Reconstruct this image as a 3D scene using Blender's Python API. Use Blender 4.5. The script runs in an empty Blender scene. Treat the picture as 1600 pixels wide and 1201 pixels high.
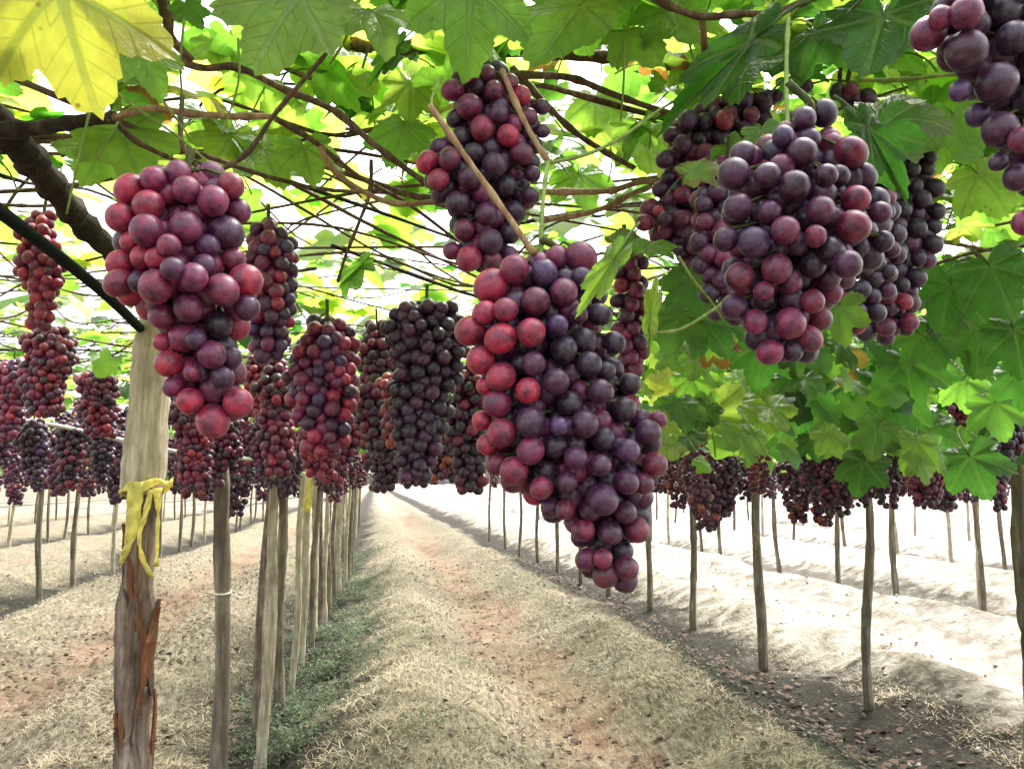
import bpy, math, random
import numpy as np
from mathutils import Vector, Matrix, Euler, noise as mnoise

random.seed(7)
rng = np.random.default_rng(7)
scene = bpy.context.scene
COL = scene.collection
R = math.radians

# ------------------------------------------------------------------ camera, world, sun, exposure
CZ = 1.30
F = 1331.0                      # focal length in photo pixels (1600 wide)
PITCH, YAW = R(6.62), R(-9.11)
cam_data = bpy.data.cameras.new("camera")
cam = bpy.data.objects.new("camera", cam_data)
COL.objects.link(cam)
cam.location = (0, 0, CZ)
cam.rotation_euler = (R(90) + PITCH, 0, YAW)
cam_data.sensor_width = 36
cam_data.lens = 36 * F / 1600
cam_data.clip_start = 0.02
cam_data.clip_end = 3000
scene.camera = cam

SUN_EL, SUN_AZ = R(60), R(42)   # azimuth clockwise from +Y
sun_dir = Vector((math.sin(SUN_AZ) * math.cos(SUN_EL), math.cos(SUN_AZ) * math.cos(SUN_EL), math.sin(SUN_EL)))
world = bpy.data.worlds.new("World")
scene.world = world
world.use_nodes = True
wn, wl = world.node_tree.nodes, world.node_tree.links
bg = wn["Background"]
sky = wn.new("ShaderNodeTexSky")
sky.sky_type = 'NISHITA'
sky.sun_disc = False
sky.sun_elevation = SUN_EL
sky.sun_rotation = SUN_AZ
sky.dust_density = 6.0
sky.air_density = 1.0
sky.ozone_density = 1.0
hsv = wn.new("ShaderNodeHueSaturation")
hsv.inputs["Saturation"].default_value = 0.35      # bright hazy, nearly white sky
wl.new(sky.outputs[0], hsv.inputs["Color"])
wl.new(hsv.outputs[0], bg.inputs[0])
bg.inputs[1].default_value = 0.15
sd = bpy.data.lights.new("sun", 'SUN')
sd.energy = 1.5
sd.angle = R(11)          # hazy sun: no hard shadow anywhere in the picture
sd.color = (1.0, 0.96, 0.91)
sun = bpy.data.objects.new("sun", sd)
COL.objects.link(sun)
sun.rotation_euler = (-sun_dir).to_track_quat('-Z', 'Y').to_euler()
sun.location = (5, 5, 12)
scene.view_settings.view_transform = 'Standard'
scene.view_settings.look = 'None'
scene.view_settings.gamma = 1
scene.view_settings.use_curve_mapping = False
scene.view_settings.exposure = 2.5
scene.cycles.max_bounces = 8
scene.cycles.diffuse_bounces = 5
scene.cycles.transmission_bounces = 6

# ------------------------------------------------------------------ projection helpers
CR = np.array(Euler((R(90) + PITCH, 0, YAW)).to_matrix())
CAM = np.array([0, 0, CZ])

def P(px, py, Y):
    """the place seen at photo pixel (px, py) at Y metres up the alley"""
    d = CR @ np.array([(px - 800) / F, (600.5 - py) / F, -1.0])
    return CAM + d * (Y / d[1])

def pix(pts):
    q = (np.asarray(pts, float) - CAM) @ CR
    z = -q[..., 2]
    zz = np.where(z > 1e-3, z, 1e-3)
    return 800 + F * q[..., 0] / zz, 600.5 - F * q[..., 1] / zz, z

# ------------------------------------------------------------------ object helpers
def tag(o, label=None, cat=None, group=None, kind=None):
    if label: o["label"] = label
    if cat: o["category"] = cat
    if group: o["group"] = group
    if kind: o["kind"] = kind
    return o

def empty(name, loc, label, cat, group=None):
    o = bpy.data.objects.new(name, None)
    o.empty_display_size = 0.05
    COL.objects.link(o)
    o.location = tuple(float(c) for c in loc)
    return tag(o, label, cat, group)

def obj(name, mesh, parent=None, loc=None, rot=None, scale=None):
    o = bpy.data.objects.new(name, mesh)
    COL.objects.link(o)
    if parent is not None: o.parent = parent
    if loc is not None: o.location = tuple(float(c) for c in loc)
    if rot is not None: o.rotation_euler = rot
    if scale is not None: o.scale = scale
    return o

def make_mesh(name, verts, faces, mat=None, smooth=True):
    me = bpy.data.meshes.new(name)
    me.from_pydata([tuple(map(float, v)) for v in verts], [], [tuple(map(int, f)) for f in faces])
    if mat: me.materials.append(mat)
    if smooth: me.polygons.foreach_set("use_smooth", [True] * len(me.polygons))
    me.update()
    return me

def bulk_mesh(name, V, T, mat=None, smooth=True, attrs=None):
    """V (n,3), T (m,3 or 4) arrays -> mesh"""
    me = bpy.data.meshes.new(name)
    k = T.shape[1]
    me.vertices.add(len(V)); me.vertices.foreach_set("co", np.ascontiguousarray(V, dtype=np.float32).ravel())
    me.loops.add(T.size); me.loops.foreach_set("vertex_index", np.ascontiguousarray(T, dtype=np.int32).ravel())
    me.polygons.add(len(T))
    me.polygons.foreach_set("loop_start", np.arange(0, T.size, k, dtype=np.int32))
    me.polygons.foreach_set("loop_total", np.full(len(T), k, dtype=np.int32))
    if smooth: me.polygons.foreach_set("use_smooth", np.ones(len(T), dtype=bool))
    for an, (typ, arr) in (attrs or {}).items():
        a = me.attributes.new(an, typ, 'POINT')
        a.data.foreach_set("value" if typ == 'FLOAT' else "vector", np.ascontiguousarray(arr, dtype=np.float32).ravel())
    if mat: me.materials.append(mat)
    me.update(calc_edges=True)
    me.validate()
    return me

def tube_arrays(pts, radii, sides=8, caps=True, wobble=0.0, seed=0):
    pts = np.asarray(pts, float); n = len(pts)
    radii = np.broadcast_to(np.asarray(radii, float), (n,))
    tang = np.gradient(pts, axis=0)
    tang /= np.linalg.norm(tang, axis=1)[:, None] + 1e-9
    up = np.array([0, 0, 1.0]) if abs(tang[0][2]) < 0.9 else np.array([1.0, 0, 0])
    V, prev = [], None
    rr = np.random.default_rng(seed)
    prof = 1 + wobble * rr.standard_normal(sides)
    for i in range(n):
        t = tang[i]
        a = np.cross(up, t) if prev is None else prev - t * prev.dot(t)
        a /= np.linalg.norm(a) + 1e-9
        prev = a
        b = np.cross(t, a)
        w = prof * (1 + wobble * 0.6 * rr.standard_normal(sides)) if wobble else prof
        for j in range(sides):
            th = 2 * math.pi * j / sides
            V.append(pts[i] + radii[i] * w[j] * (math.cos(th) * a + math.sin(th) * b))
    Fc = []
    for i in range(n - 1):
        for j in range(sides):
            k = (j + 1) % sides
            Fc.append((i * sides + j, i * sides + k, (i + 1) * sides + k, (i + 1) * sides + j))
    if caps:
        Fc.append(tuple(range(sides - 1, -1, -1)))
        Fc.append(tuple((n - 1) * sides + j for j in range(sides)))
    return V, Fc

def smooth_path(ctrl, per=8):
    """Catmull-Rom through the control points"""
    c = np.asarray(ctrl, float)
    c = np.vstack([2 * c[0] - c[1], c, 2 * c[-1] - c[-2]])
    out = []
    for i in range(1, len(c) - 2):
        p0, p1, p2, p3 = c[i - 1], c[i], c[i + 1], c[i + 2]
        for k in range(per):
            t = k / per
            out.append(0.5 * (2 * p1 + (p2 - p0) * t + (2 * p0 - 5 * p1 + 4 * p2 - p3) * t * t + (3 * p1 - p0 - 3 * p2 + p3) * t ** 3))
    out.append(c[-2])
    return np.array(out)

# ------------------------------------------------------------------ materials
def new_mat(name):
    m = bpy.data.materials.new(name); m.use_nodes = True
    nt = m.node_tree
    return m, nt, nt.nodes, nt.links, nt.nodes["Principled BSDF"], nt.nodes["Material Output"]

def N(nt, typ, **kw):
    n = nt.nodes.new(typ)
    for k, v in kw.items():
        if hasattr(n, k): setattr(n, k, v)
        else: n.inputs[k].default_value = v
    return n

def math_node(nt, op, a, b=None, clamp=False):
    n = nt.nodes.new("ShaderNodeMath"); n.operation = op; n.use_clamp = clamp
    for i, v in enumerate((a, b)):
        if v is None: continue
        if isinstance(v, (int, float)): n.inputs[i].default_value = v
        else: nt.links.new(v, n.inputs[i])
    return n.outputs[0]

def mix_col(nt, fac, a, b, mode='MIX'):
    n = nt.nodes.new("ShaderNodeMix"); n.data_type = 'RGBA'; n.blend_type = mode
    for idx, v in ((0, fac), (6, a), (7, b)):
        if isinstance(v, (int, float)): n.inputs[idx].default_value = v
        elif isinstance(v, tuple): n.inputs[idx].default_value = (*v, 1) if len(v) == 3 else v
        else: nt.links.new(v, n.inputs[idx])
    return n.outputs[2]

def ramp(nt, fac, stops):
    n = nt.nodes.new("ShaderNodeValToRGB")
    e = n.color_ramp.elements
    while len(e) < len(stops): e.new(0.5)
    for el, (p, c) in zip(e, stops):
        el.position = p; el.color = (*c, 1) if len(c) == 3 else c
    nt.links.new(fac, n.inputs[0])
    return n.outputs[0]

def noise_tex(nt, scale, vec=None, detail=4, rough=0.55):
    n = nt.nodes.new("ShaderNodeTexNoise")
    n.inputs["Scale"].default_value = scale; n.inputs["Detail"].default_value = detail; n.inputs["Roughness"].default_value = rough
    if vec is not None: nt.links.new(vec, n.inputs["Vector"])
    return n.outputs["Fac"]

def bump(nt, height, bsdf, strength=0.4, dist=0.01):
    b = nt.nodes.new("ShaderNodeBump"); b.inputs["Strength"].default_value = strength; b.inputs["Distance"].default_value = dist
    nt.links.new(height, b.inputs["Height"]); nt.links.new(b.outputs[0], bsdf.inputs["Normal"])

def grape_material(name, source):
    m, nt, nd, lk, bs, out = new_mat(name)
    tc = nd.new("ShaderNodeTexCoord")
    if source == 'OBJECT':
        info = nd.new("ShaderNodeObjectInfo"); col = info.outputs["Color"]; rnd = info.outputs["Random"]
        add = nd.new("ShaderNodeVectorMath"); add.operation = 'ADD'
        sc = nd.new("ShaderNodeVectorMath"); sc.operation = 'SCALE'; sc.inputs[0].default_value = (37, 19, 53)
        lk.new(rnd, sc.inputs["Scale"]); lk.new(tc.outputs["Object"], add.inputs[0]); lk.new(sc.outputs[0], add.inputs[1])
        vec = add.outputs[0]; s1, s2 = 1.3, 9.0
    else:
        at = nd.new("ShaderNodeAttribute"); at.attribute_name = "tone"
        info = nd.new("ShaderNodeObjectInfo")
        col = ramp(nt, at.outputs["Fac"], [(0, (0.013, 0.004, 0.014)), (0.45, (0.055, 0.006, 0.034)), (0.75, (0.16, 0.010, 0.055)), (0.92, (0.30, 0.018, 0.055)), (1, (0.32, 0.06, 0.035))])
        vec = tc.outputs["Object"]; s1, s2 = 60, 300
    blotch = noise_tex(nt, s1, vec, 3)
    fine = noise_tex(nt, s2, vec, 3, 0.7)
    # skins ripen unevenly: each berry runs from red to dark purple in patches
    dark = mix_col(nt, 1.0, col, (0.24, 0.22, 0.42), 'MULTIPLY')
    base = mix_col(nt, ramp(nt, blotch, [(0.38, (0, 0, 0)), (0.68, (1, 1, 1))]), col, dark)
    # waxy bloom, rubbed off in patches
    b2 = noise_tex(nt, s1 * 1.9, vec, 4, 0.65)
    bl = math_node(nt, 'MULTIPLY', ramp(nt, b2, [(0.40, (0.0,) * 3), (0.66, (0.13,) * 3)]), ramp(nt, fine, [(0.3, (0.6,) * 3), (0.7, (1,) * 3)]))
    lw = nd.new("ShaderNodeLayerWeight"); lw.inputs[0].default_value = 0.35
    base = mix_col(nt, bl, base, (0.42, 0.28, 0.50))
    if source == 'OBJECT':      # brown stylar scar at the tip of the berry
        sep = nd.new("ShaderNodeSeparateXYZ"); lk.new(tc.outputs["Object"], sep.inputs[0])
        r2 = math_node(nt, 'ADD', math_node(nt, 'MULTIPLY', sep.outputs[0], sep.outputs[0]), math_node(nt, 'MULTIPLY', sep.outputs[1], sep.outputs[1]))
        r2 = math_node(nt, 'ADD', r2, math_node(nt, 'MULTIPLY', math_node(nt, 'GREATER_THAN', sep.outputs[2], 0.0), 1.0))
        scar = ramp(nt, r2, [(0.006, (1, 1, 1)), (0.014, (0, 0, 0))])
        base = mix_col(nt, scar, base, (0.03, 0.016, 0.012))
    lk.new(base, bs.inputs["Base Color"])
    rr = nd.new("ShaderNodeMapRange"); rr.inputs[3].default_value = 0.27; rr.inputs[4].default_value = 0.50
    lk.new(b2, rr.inputs[0]); lk.new(rr.outputs[0], bs.inputs["Roughness"])
    bs.inputs["Specular IOR Level"].default_value = 0.5
    bs.inputs["Sheen Weight"].default_value = 0.05
    bs.inputs["Sheen Roughness"].default_value = 0.45
    bs.inputs["Sheen Tint"].default_value = (0.75, 0.68, 0.85, 1)
    if source == 'OBJECT':
        bs.inputs["Subsurface Weight"].default_value = 0.35
        bs.inputs["Subsurface Radius"].default_value = (1.0, 0.18, 0.14)
        bs.inputs["Subsurface Scale"].default_value = 0.006
        bump(nt, fine, bs, 0.08, 0.02)
    return m

M_GRAPE = grape_material("grape_skin", 'OBJECT')
M_GRAPE_FAR = grape_material("grape_skin_distant", 'ATTR')

def leaf_material(name, source):
    m, nt, nd, lk, bs, out = new_mat(name)
    if source == 'OBJECT':
        info = nd.new("ShaderNodeObjectInfo"); tint = info.outputs["Color"]
        sepc = nd.new("ShaderNodeSeparateColor"); lk.new(tint, sepc.inputs[0]); t = sepc.outputs[0]; age = sepc.outputs[1]
    else:
        at = nd.new("ShaderNodeAttribute"); at.attribute_name = "tint"; t = at.outputs["Fac"]; age = None
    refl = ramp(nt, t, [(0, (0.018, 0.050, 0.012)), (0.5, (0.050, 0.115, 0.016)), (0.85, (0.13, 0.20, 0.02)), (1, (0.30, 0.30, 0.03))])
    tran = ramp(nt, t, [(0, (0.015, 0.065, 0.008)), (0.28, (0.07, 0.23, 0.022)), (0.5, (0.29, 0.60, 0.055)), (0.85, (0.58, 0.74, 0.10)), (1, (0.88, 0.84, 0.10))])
    tc = nd.new("ShaderNodeTexCoord")
    nz = noise_tex(nt, 2.2 if source == 'OBJECT' else 18, tc.outputs["Object"], 5, 0.6)
    if source == 'OBJECT':
        la = nd.new("ShaderNodeAttribute"); la.attribute_name = "leafco"
        sp = nd.new("ShaderNodeSeparateXYZ"); lk.new(la.outputs["Vector"], sp.inputs[0])
        rad, dth = sp.outputs[0], sp.outputs[1]
        # main veins where the angle to the nearest main vein is small; side veins run off them
        dist = math_node(nt, 'MULTIPLY', rad, dth)
        mainv = ramp(nt, dist, [(0.0, (1, 1, 1)), (0.022, (1, 1, 1)), (0.045, (0, 0, 0))])
        tri = math_node(nt, 'PINGPONG', math_node(nt, 'SUBTRACT', math_node(nt, 'MULTIPLY', rad, 1.0), math_node(nt, 'MULTIPLY', dist, 1.1)), 0.09)
        sidev = ramp(nt, tri, [(0.0, (0.75,) * 3), (0.016, (0, 0, 0))])
        vein = math_node(nt, 'MAXIMUM', mainv, sidev)
        refl = mix_col(nt, math_node(nt, 'MULTIPLY', vein, 0.55), refl, (0.20, 0.27, 0.09))
        tran = mix_col(nt, math_node(nt, 'MULTIPLY', vein, 0.45), tran, (0.10, 0.20, 0.02))
        # dry brown margins on some leaves
        edge = math_node(nt, 'MULTIPLY', ramp(nt, math_node(nt, 'ADD', sp.outputs[2], math_node(nt, 'MULTIPLY', nz, 0.6)), [(1.05, (0, 0, 0)), (1.22, (1, 1, 1))] if False else [(0.90, (0, 0, 0)), (1.0, (1, 1, 1))]), age)
        refl = mix_col(nt, edge, refl, (0.16, 0.085, 0.03))
        tran = mix_col(nt, edge, tran, (0.22, 0.11, 0.02))
    sv = nd.new("ShaderNodeTexVoronoi"); sv.inputs["Scale"].default_value = 5.0 if source == 'OBJECT' else 45
    wob = nd.new("ShaderNodeVectorMath"); wob.operation = 'ADD'
    info2 = nd.new("ShaderNodeObjectInfo"); vs = nd.new("ShaderNodeVectorMath"); vs.operation = 'SCALE'; vs.inputs[0].default_value = (17, 31, 11)
    lk.new(info2.outputs["Random"], vs.inputs["Scale"]); lk.new(tc.outputs["Object"], wob.inputs[0]); lk.new(vs.outputs[0], wob.inputs[1]); lk.new(wob.outputs[0], sv.inputs["Vector"])
    n3 = noise_tex(nt, 1.6 if source == 'OBJECT' else 9, wob.outputs[0], 3, 0.6)
    rust = math_node(nt, 'MULTIPLY', ramp(nt, math_node(nt, 'ADD', sv.outputs["Distance"], math_node(nt, 'MULTIPLY', nz, 0.15)), [(0.13, (0.8,) * 3), (0.22, (0, 0, 0))]), ramp(nt, n3, [(0.52, (0, 0, 0)), (0.62, (1, 1, 1))]))
    refl = mix_col(nt, rust, refl, (0.13, 0.07, 0.025))
    tran = mix_col(nt, rust, tran, (0.16, 0.075, 0.015))
    spots = ramp(nt, nz, [(0.30, (0.72,) * 3), (0.65, (1.12,) * 3)])
    refl = mix_col(nt, 1.0, refl, spots, 'MULTIPLY')
    tran = mix_col(nt, 1.0, tran, spots, 'MULTIPLY')
    lk.new(refl, bs.inputs["Base Color"])
    bs.inputs["Roughness"].default_value = 0.40
    bs.inputs["Specular IOR Level"].default_value = 0.5
    tr = nd.new("ShaderNodeBsdfTranslucent"); lk.new(tran, tr.inputs[0])
    mx = nd.new("ShaderNodeMixShader"); mx.inputs[0].default_value = 0.58
    lk.new(bs.outputs[0], mx.inputs[1]); lk.new(tr.outputs[0], mx.inputs[2]); lk.new(mx.outputs[0], out.inputs[0])
    if source == 'OBJECT':
        bump(nt, math_node(nt, 'SUBTRACT', nz, math_node(nt, 'MULTIPLY', vein, 0.5)), bs, 0.5, 0.03)
    return m

M_LEAF = leaf_material("vine_leaf", 'OBJECT')
M_FOLIAGE = leaf_material("vine_foliage", 'ATTR')

def wood_material(name, c1, c2, c3, scale=1.0, bumpy=0.6):
    m, nt, nd, lk, bs, out = new_mat(name)
    tc = nd.new("ShaderNodeTexCoord")
    mp = nd.new("ShaderNodeMapping"); mp.inputs["Scale"].default_value = (60 * scale, 60 * scale, 5 * scale)
    lk.new(tc.outputs["Object"], mp.inputs[0])
    g = noise_tex(nt, 1.0, mp.outputs[0], 6, 0.65)
    p = noise_tex(nt, 9 * scale, tc.outputs["Object"], 4, 0.6)
    col = ramp(nt, g, [(0.30, c1), (0.52, c2), (0.72, c3)])
    col = mix_col(nt, ramp(nt, p, [(0.42, (0, 0, 0)), (0.66, (0.7,) * 3)]), col, c1)
    lk.new(col, bs.inputs["Base Color"])
    bs.inputs["Roughness"].default_value = 0.85
    bs.inputs["Specular IOR Level"].default_value = 0.2
    bump(nt, math_node(nt, 'ADD', g, math_node(nt, 'MULTIPLY', p, 0.5)), bs, bumpy, 0.012)
    return m

M_POST_PALE = wood_material("weathered_post_wood", (0.20, 0.145, 0.105), (0.44, 0.37, 0.29), (0.64, 0.59, 0.51))
M_POST_BARK = wood_material("post_bark", (0.055, 0.034, 0.026), (0.215, 0.155, 0.125), (0.43, 0.36, 0.31), 1.0, 1.0)
M_POST_GREY = wood_material("grey_post_wood", (0.065, 0.048, 0.037), (0.19, 0.15, 0.12), (0.36, 0.31, 0.26), 0.7, 0.9)
M_BARK = wood_material("vine_bark", (0.014, 0.010, 0.008), (0.045, 0.030, 0.022), (0.11, 0.08, 0.06), 1.3, 1.0)
M_RED_BARK = wood_material("peeling_red_bark", (0.10, 0.035, 0.018), (0.22, 0.085, 0.045), (0.34, 0.17, 0.10), 1.2, 0.9)
M_CANE = wood_material("vine_cane", (0.050, 0.030, 0.019), (0.135, 0.085, 0.052), (0.26, 0.18, 0.115), 2.0, 0.5)
M_CANE_TAN = wood_material("tan_cane", (0.16, 0.085, 0.04), (0.30, 0.19, 0.10), (0.42, 0.31, 0.18), 2.0, 0.4)
M_SHOOT = wood_material("green_shoot", (0.10, 0.15, 0.03), (0.20, 0.26, 0.06), (0.33, 0.38, 0.14), 2.0, 0.2)

M_STALK = wood_material("green_stalk", (0.035, 0.042, 0.014), (0.075, 0.085, 0.028), (0.15, 0.17, 0.06), 2.0, 0.2)

def plain(name, col, rough=0.6, var=0.25, scale=30, metal=0.0, trans=None):
    m, nt, nd, lk, bs, out = new_mat(name)
    tc = nd.new("ShaderNodeTexCoord")
    nz = noise_tex(nt, scale, tc.outputs["Object"], 4, 0.6)
    c = mix_col(nt, ramp(nt, nz, [(0.3, (0, 0, 0)), (0.7, (1, 1, 1))]), tuple(x * (1 - var) for x in col), tuple(min(1, x * (1 + var)) for x in col))
    lk.new(c, bs.inputs["Base Color"])
    bs.inputs["Roughness"].default_value = rough
    bs.inputs["Metallic"].default_value = metal
    if trans:
        tr = nd.new("ShaderNodeBsdfTranslucent"); lk.new(c, tr.inputs[0])
        mx = nd.new("ShaderNodeMixShader"); mx.inputs[0].default_value = trans
        lk.new(bs.outputs[0], mx.inputs[1]); lk.new(tr.outputs[0], mx.inputs[2]); lk.new(mx.outputs[0], out.inputs[0])
    return m

M_HOSE = plain("black_hose", (0.004, 0.006, 0.006), 0.9, 0.4, 40)
M_HOSE.node_tree.nodes['Principled BSDF'].inputs['Specular IOR Level'].default_value = 0.15
M_PALE_WIRE = plain("pale_cord", (0.55, 0.53, 0.50), 0.6)
M_WIRE = plain("galvanised_wire", (0.20, 0.20, 0.19), 0.45, 0.3, 50, 0.6)
M_RIBBON = plain("yellow_plastic", (0.82, 0.72, 0.20), 0.35, 0.25, 40, 0, 0.4)
M_TWINE = plain("pale_twine", (0.62, 0.55, 0.40), 0.8)
M_DRY = plain("dry_grass", (0.33, 0.27, 0.185), 0.8, 0.4, 3, 0, 0.25)
M_WEED = plain("green_weed", (0.066, 0.092, 0.042), 0.7, 0.7, 4, 0, 0.35)
M_LITTER = plain("dead_leaf", (0.085, 0.045, 0.027), 0.8, 0.6, 4, 0, 0.2)
M_STONE = plain("pale_stone", (0.24, 0.215, 0.18), 0.85, 0.3, 8)

# ------------------------------------------------------------------ ground
ROW0, PERIOD = -0.55, 3.45
ROWS = [ROW0 + PERIOD * k for k in range(-5, 7)]
def fbm(x, y, s, seed=0):
    return mnoise.fractal(Vector((x * s + seed * 7.3, y * s - seed * 3.1, seed * 1.7)), 0.6, 2.0, 4)

def ground_z(x, y):
    xw = x + 0.22 * fbm(x, y, 0.35, 8)
    dr = abs((xw - ROW0 + PERIOD / 2) % PERIOD - PERIOD / 2)
    z = -0.11 * math.exp(-(dr / 0.42) ** 2) + 0.15 * math.exp(-((dr - 0.92) / 0.31) ** 2) - 0.09 * math.exp(-((dr - 1.725) / 0.38) ** 2)
    z += 0.045 * fbm(x, y, 0.55, 1) + 0.022 * fbm(x, y, 2.3, 2)
    z += 0.035 * fbm(x * 2.2, y * 0.35, 1.0, 4)
    if y < 22: z += 0.012 * fbm(x, y, 6.0, 3)
    fade = max(0.0, min(1.0, (70 - y) / 25))
    return z * fade - 0.02

def build_ground():
    xs = np.concatenate([[-900, -400, -180, -90, -50, -32, -24], np.arange(-18, -6, 0.4), np.arange(-6, 7, 0.085), np.arange(7, 22, 0.4), [24, 32, 50, 90, 180, 400, 900]])
    ys = np.concatenate([[-60, -20, -8, -4, -2, 0, 1, 2], np.arange(2.6, 12, 0.085), np.arange(12, 24, 0.3), np.arange(24, 70, 1.2), [75, 85, 100, 130, 180, 300, 600, 1500]])
    V = np.zeros((len(ys), len(xs), 3))
    for i, y in enumerate(ys):
        for j, x in enumerate(xs):
            V[i, j] = (x, y, ground_z(x, y) if -20 < x < 24 and y > -5 else -0.02)
    ny, nx = len(ys), len(xs)
    idx = np.arange(ny * nx).reshape(ny, nx)
    T = np.stack([idx[:-1, :-1], idx[:-1, 1:], idx[1:, 1:], idx[1:, :-1]], -1).reshape(-1, 4)
    m, nt, nd, lk, bs, out = new_mat("vineyard_soil")
    tc = nd.new("ShaderNodeTexCoord"); sp = nd.new("ShaderNodeSeparateXYZ"); lk.new(tc.outputs["Object"], sp.inputs[0])
    big = noise_tex(nt, 0.7, tc.outputs["Object"], 5, 0.6)
    med = noise_tex(nt, 5.0, tc.outputs["Object"], 6, 0.65)
    fin = noise_tex(nt, 38.0, tc.outputs["Object"], 6, 0.7)
    mp = nd.new("ShaderNodeMapping"); mp.inputs["Scale"].default_value = (42, 11, 14); mp.inputs["Rotation"].default_value = (0, 0, 0.5)
    lk.new(tc.outputs["Object"], mp.inputs[0])
    straw = noise_tex(nt, 1.0, mp.outputs[0], 6, 0.7)
    wob = math_node(nt, 'MULTIPLY', math_node(nt, 'SUBTRACT', big, 0.5), 1.1)
    wob = math_node(nt, 'ADD', wob, math_node(nt, 'MULTIPLY', math_node(nt, 'SUBTRACT', med, 0.5), 0.7))
    xx = math_node(nt, 'ADD', sp.outputs[0], wob)
    # distance to the nearest row: 0 on the row, PERIOD/2 mid alley
    dr = math_node(nt, 'PINGPONG', math_node(nt, 'SUBTRACT', xx, ROW0 - 10 * PERIOD), PERIOD / 2)
    col = ramp(nt, straw, [(0.32, (0.042, 0.034, 0.024)), (0.48, (0.145, 0.120, 0.086)), (0.66, (0.30, 0.272, 0.215))])
    dirt = ramp(nt, med, [(0.3, (0.080, 0.036, 0.022)), (0.5, (0.185, 0.112, 0.076)), (0.75, (0.30, 0.225, 0.17))])
    track = ramp(nt, math_node(nt, 'ADD', dr, math_node(nt, 'MULTIPLY', math_node(nt, 'SUBTRACT', straw, 0.5), 0.9)), [(0.0, (0, 0, 0)), (0.72, (0, 0, 0)), (0.9, (0.8,) * 3)])
    nrm = math_node(nt, 'DIVIDE', dr, PERIOD / 2)
    track = ramp(nt, math_node(nt, 'ADD', nrm, math_node(nt, 'MULTIPLY', math_node(nt, 'SUBTRACT', fin, 0.5), 0.4)), [(0.74, (0, 0, 0)), (0.95, (0.85,) * 3)])
    col = mix_col(nt, track, col, dirt)
    # mottling: greyer and darker trampled patches
    mot = noise_tex(nt, 1.9, tc.outputs["Object"], 5, 0.7)
    col = mix_col(nt, ramp(nt, mot, [(0.46, (0, 0, 0)), (0.66, (0.75,) * 3)]), col, (0.15, 0.125, 0.085))
    grn = noise_tex(nt, 0.9, tc.outputs["Object"], 6, 0.75)
    col = mix_col(nt, ramp(nt, grn, [(0.54, (0, 0, 0)), (0.70, (0.5,) * 3)]), col, (0.15, 0.16, 0.07))
    rowsoil_shade = ramp(nt, fin, [(0.3, (0.006, 0.005, 0.004)), (0.55, (0.022, 0.019, 0.015)), (0.75, (0.075, 0.068, 0.052))])  # dark litter soil, darkened further to paint in the furrows' shade
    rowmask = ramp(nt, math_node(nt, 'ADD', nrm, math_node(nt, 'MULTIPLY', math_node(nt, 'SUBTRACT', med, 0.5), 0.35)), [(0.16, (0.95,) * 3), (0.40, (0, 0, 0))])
    # the ditch along the foot of the right row: dark soil plus painted shade
    ditch_shade = math_node(nt, 'ABSOLUTE', math_node(nt, 'SUBTRACT', xx, 2.52))
    ditch_shade = ramp(nt, math_node(nt, 'ADD', ditch_shade, math_node(nt, 'MULTIPLY', math_node(nt, 'SUBTRACT', med, 0.5), 0.8)), [(0.26, (0.97,) * 3), (0.60, (0, 0, 0))])
    rowmask = math_node(nt, 'MAXIMUM', rowmask, ditch_shade)
    col = mix_col(nt, rowmask, col, rowsoil_shade)
    # the alleys right of the second row are bare pale soil
    pale = ramp(nt, med, [(0.3, (0.15, 0.115, 0.09)), (0.5, (0.29, 0.262, 0.228)), (0.72, (0.43, 0.415, 0.385))])
    mr = nd.new("ShaderNodeMapRange"); mr.inputs[1].default_value = 3.0; mr.inputs[2].default_value = 3.9
    lk.new(xx, mr.inputs[0])
    pm = math_node(nt, 'MULTIPLY', mr.outputs[0], math_node(nt, 'SUBTRACT', 1.0, math_node(nt, 'MULTIPLY', rowmask, 0.75)))
    col = mix_col(nt, pm, col, pale)
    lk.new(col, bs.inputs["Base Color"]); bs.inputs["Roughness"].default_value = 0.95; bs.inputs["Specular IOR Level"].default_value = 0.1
    bump(nt, math_node(nt, 'ADD', math_node(nt, 'MULTIPLY', straw, 1.2), math_node(nt, 'ADD', med, math_node(nt, 'MULTIPLY', fin, 0.7))), bs, 0.8, 0.028)
    me = bulk_mesh("ground", V.reshape(-1, 3), T, m)
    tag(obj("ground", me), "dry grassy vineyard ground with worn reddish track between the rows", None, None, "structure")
build_ground()

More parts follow.
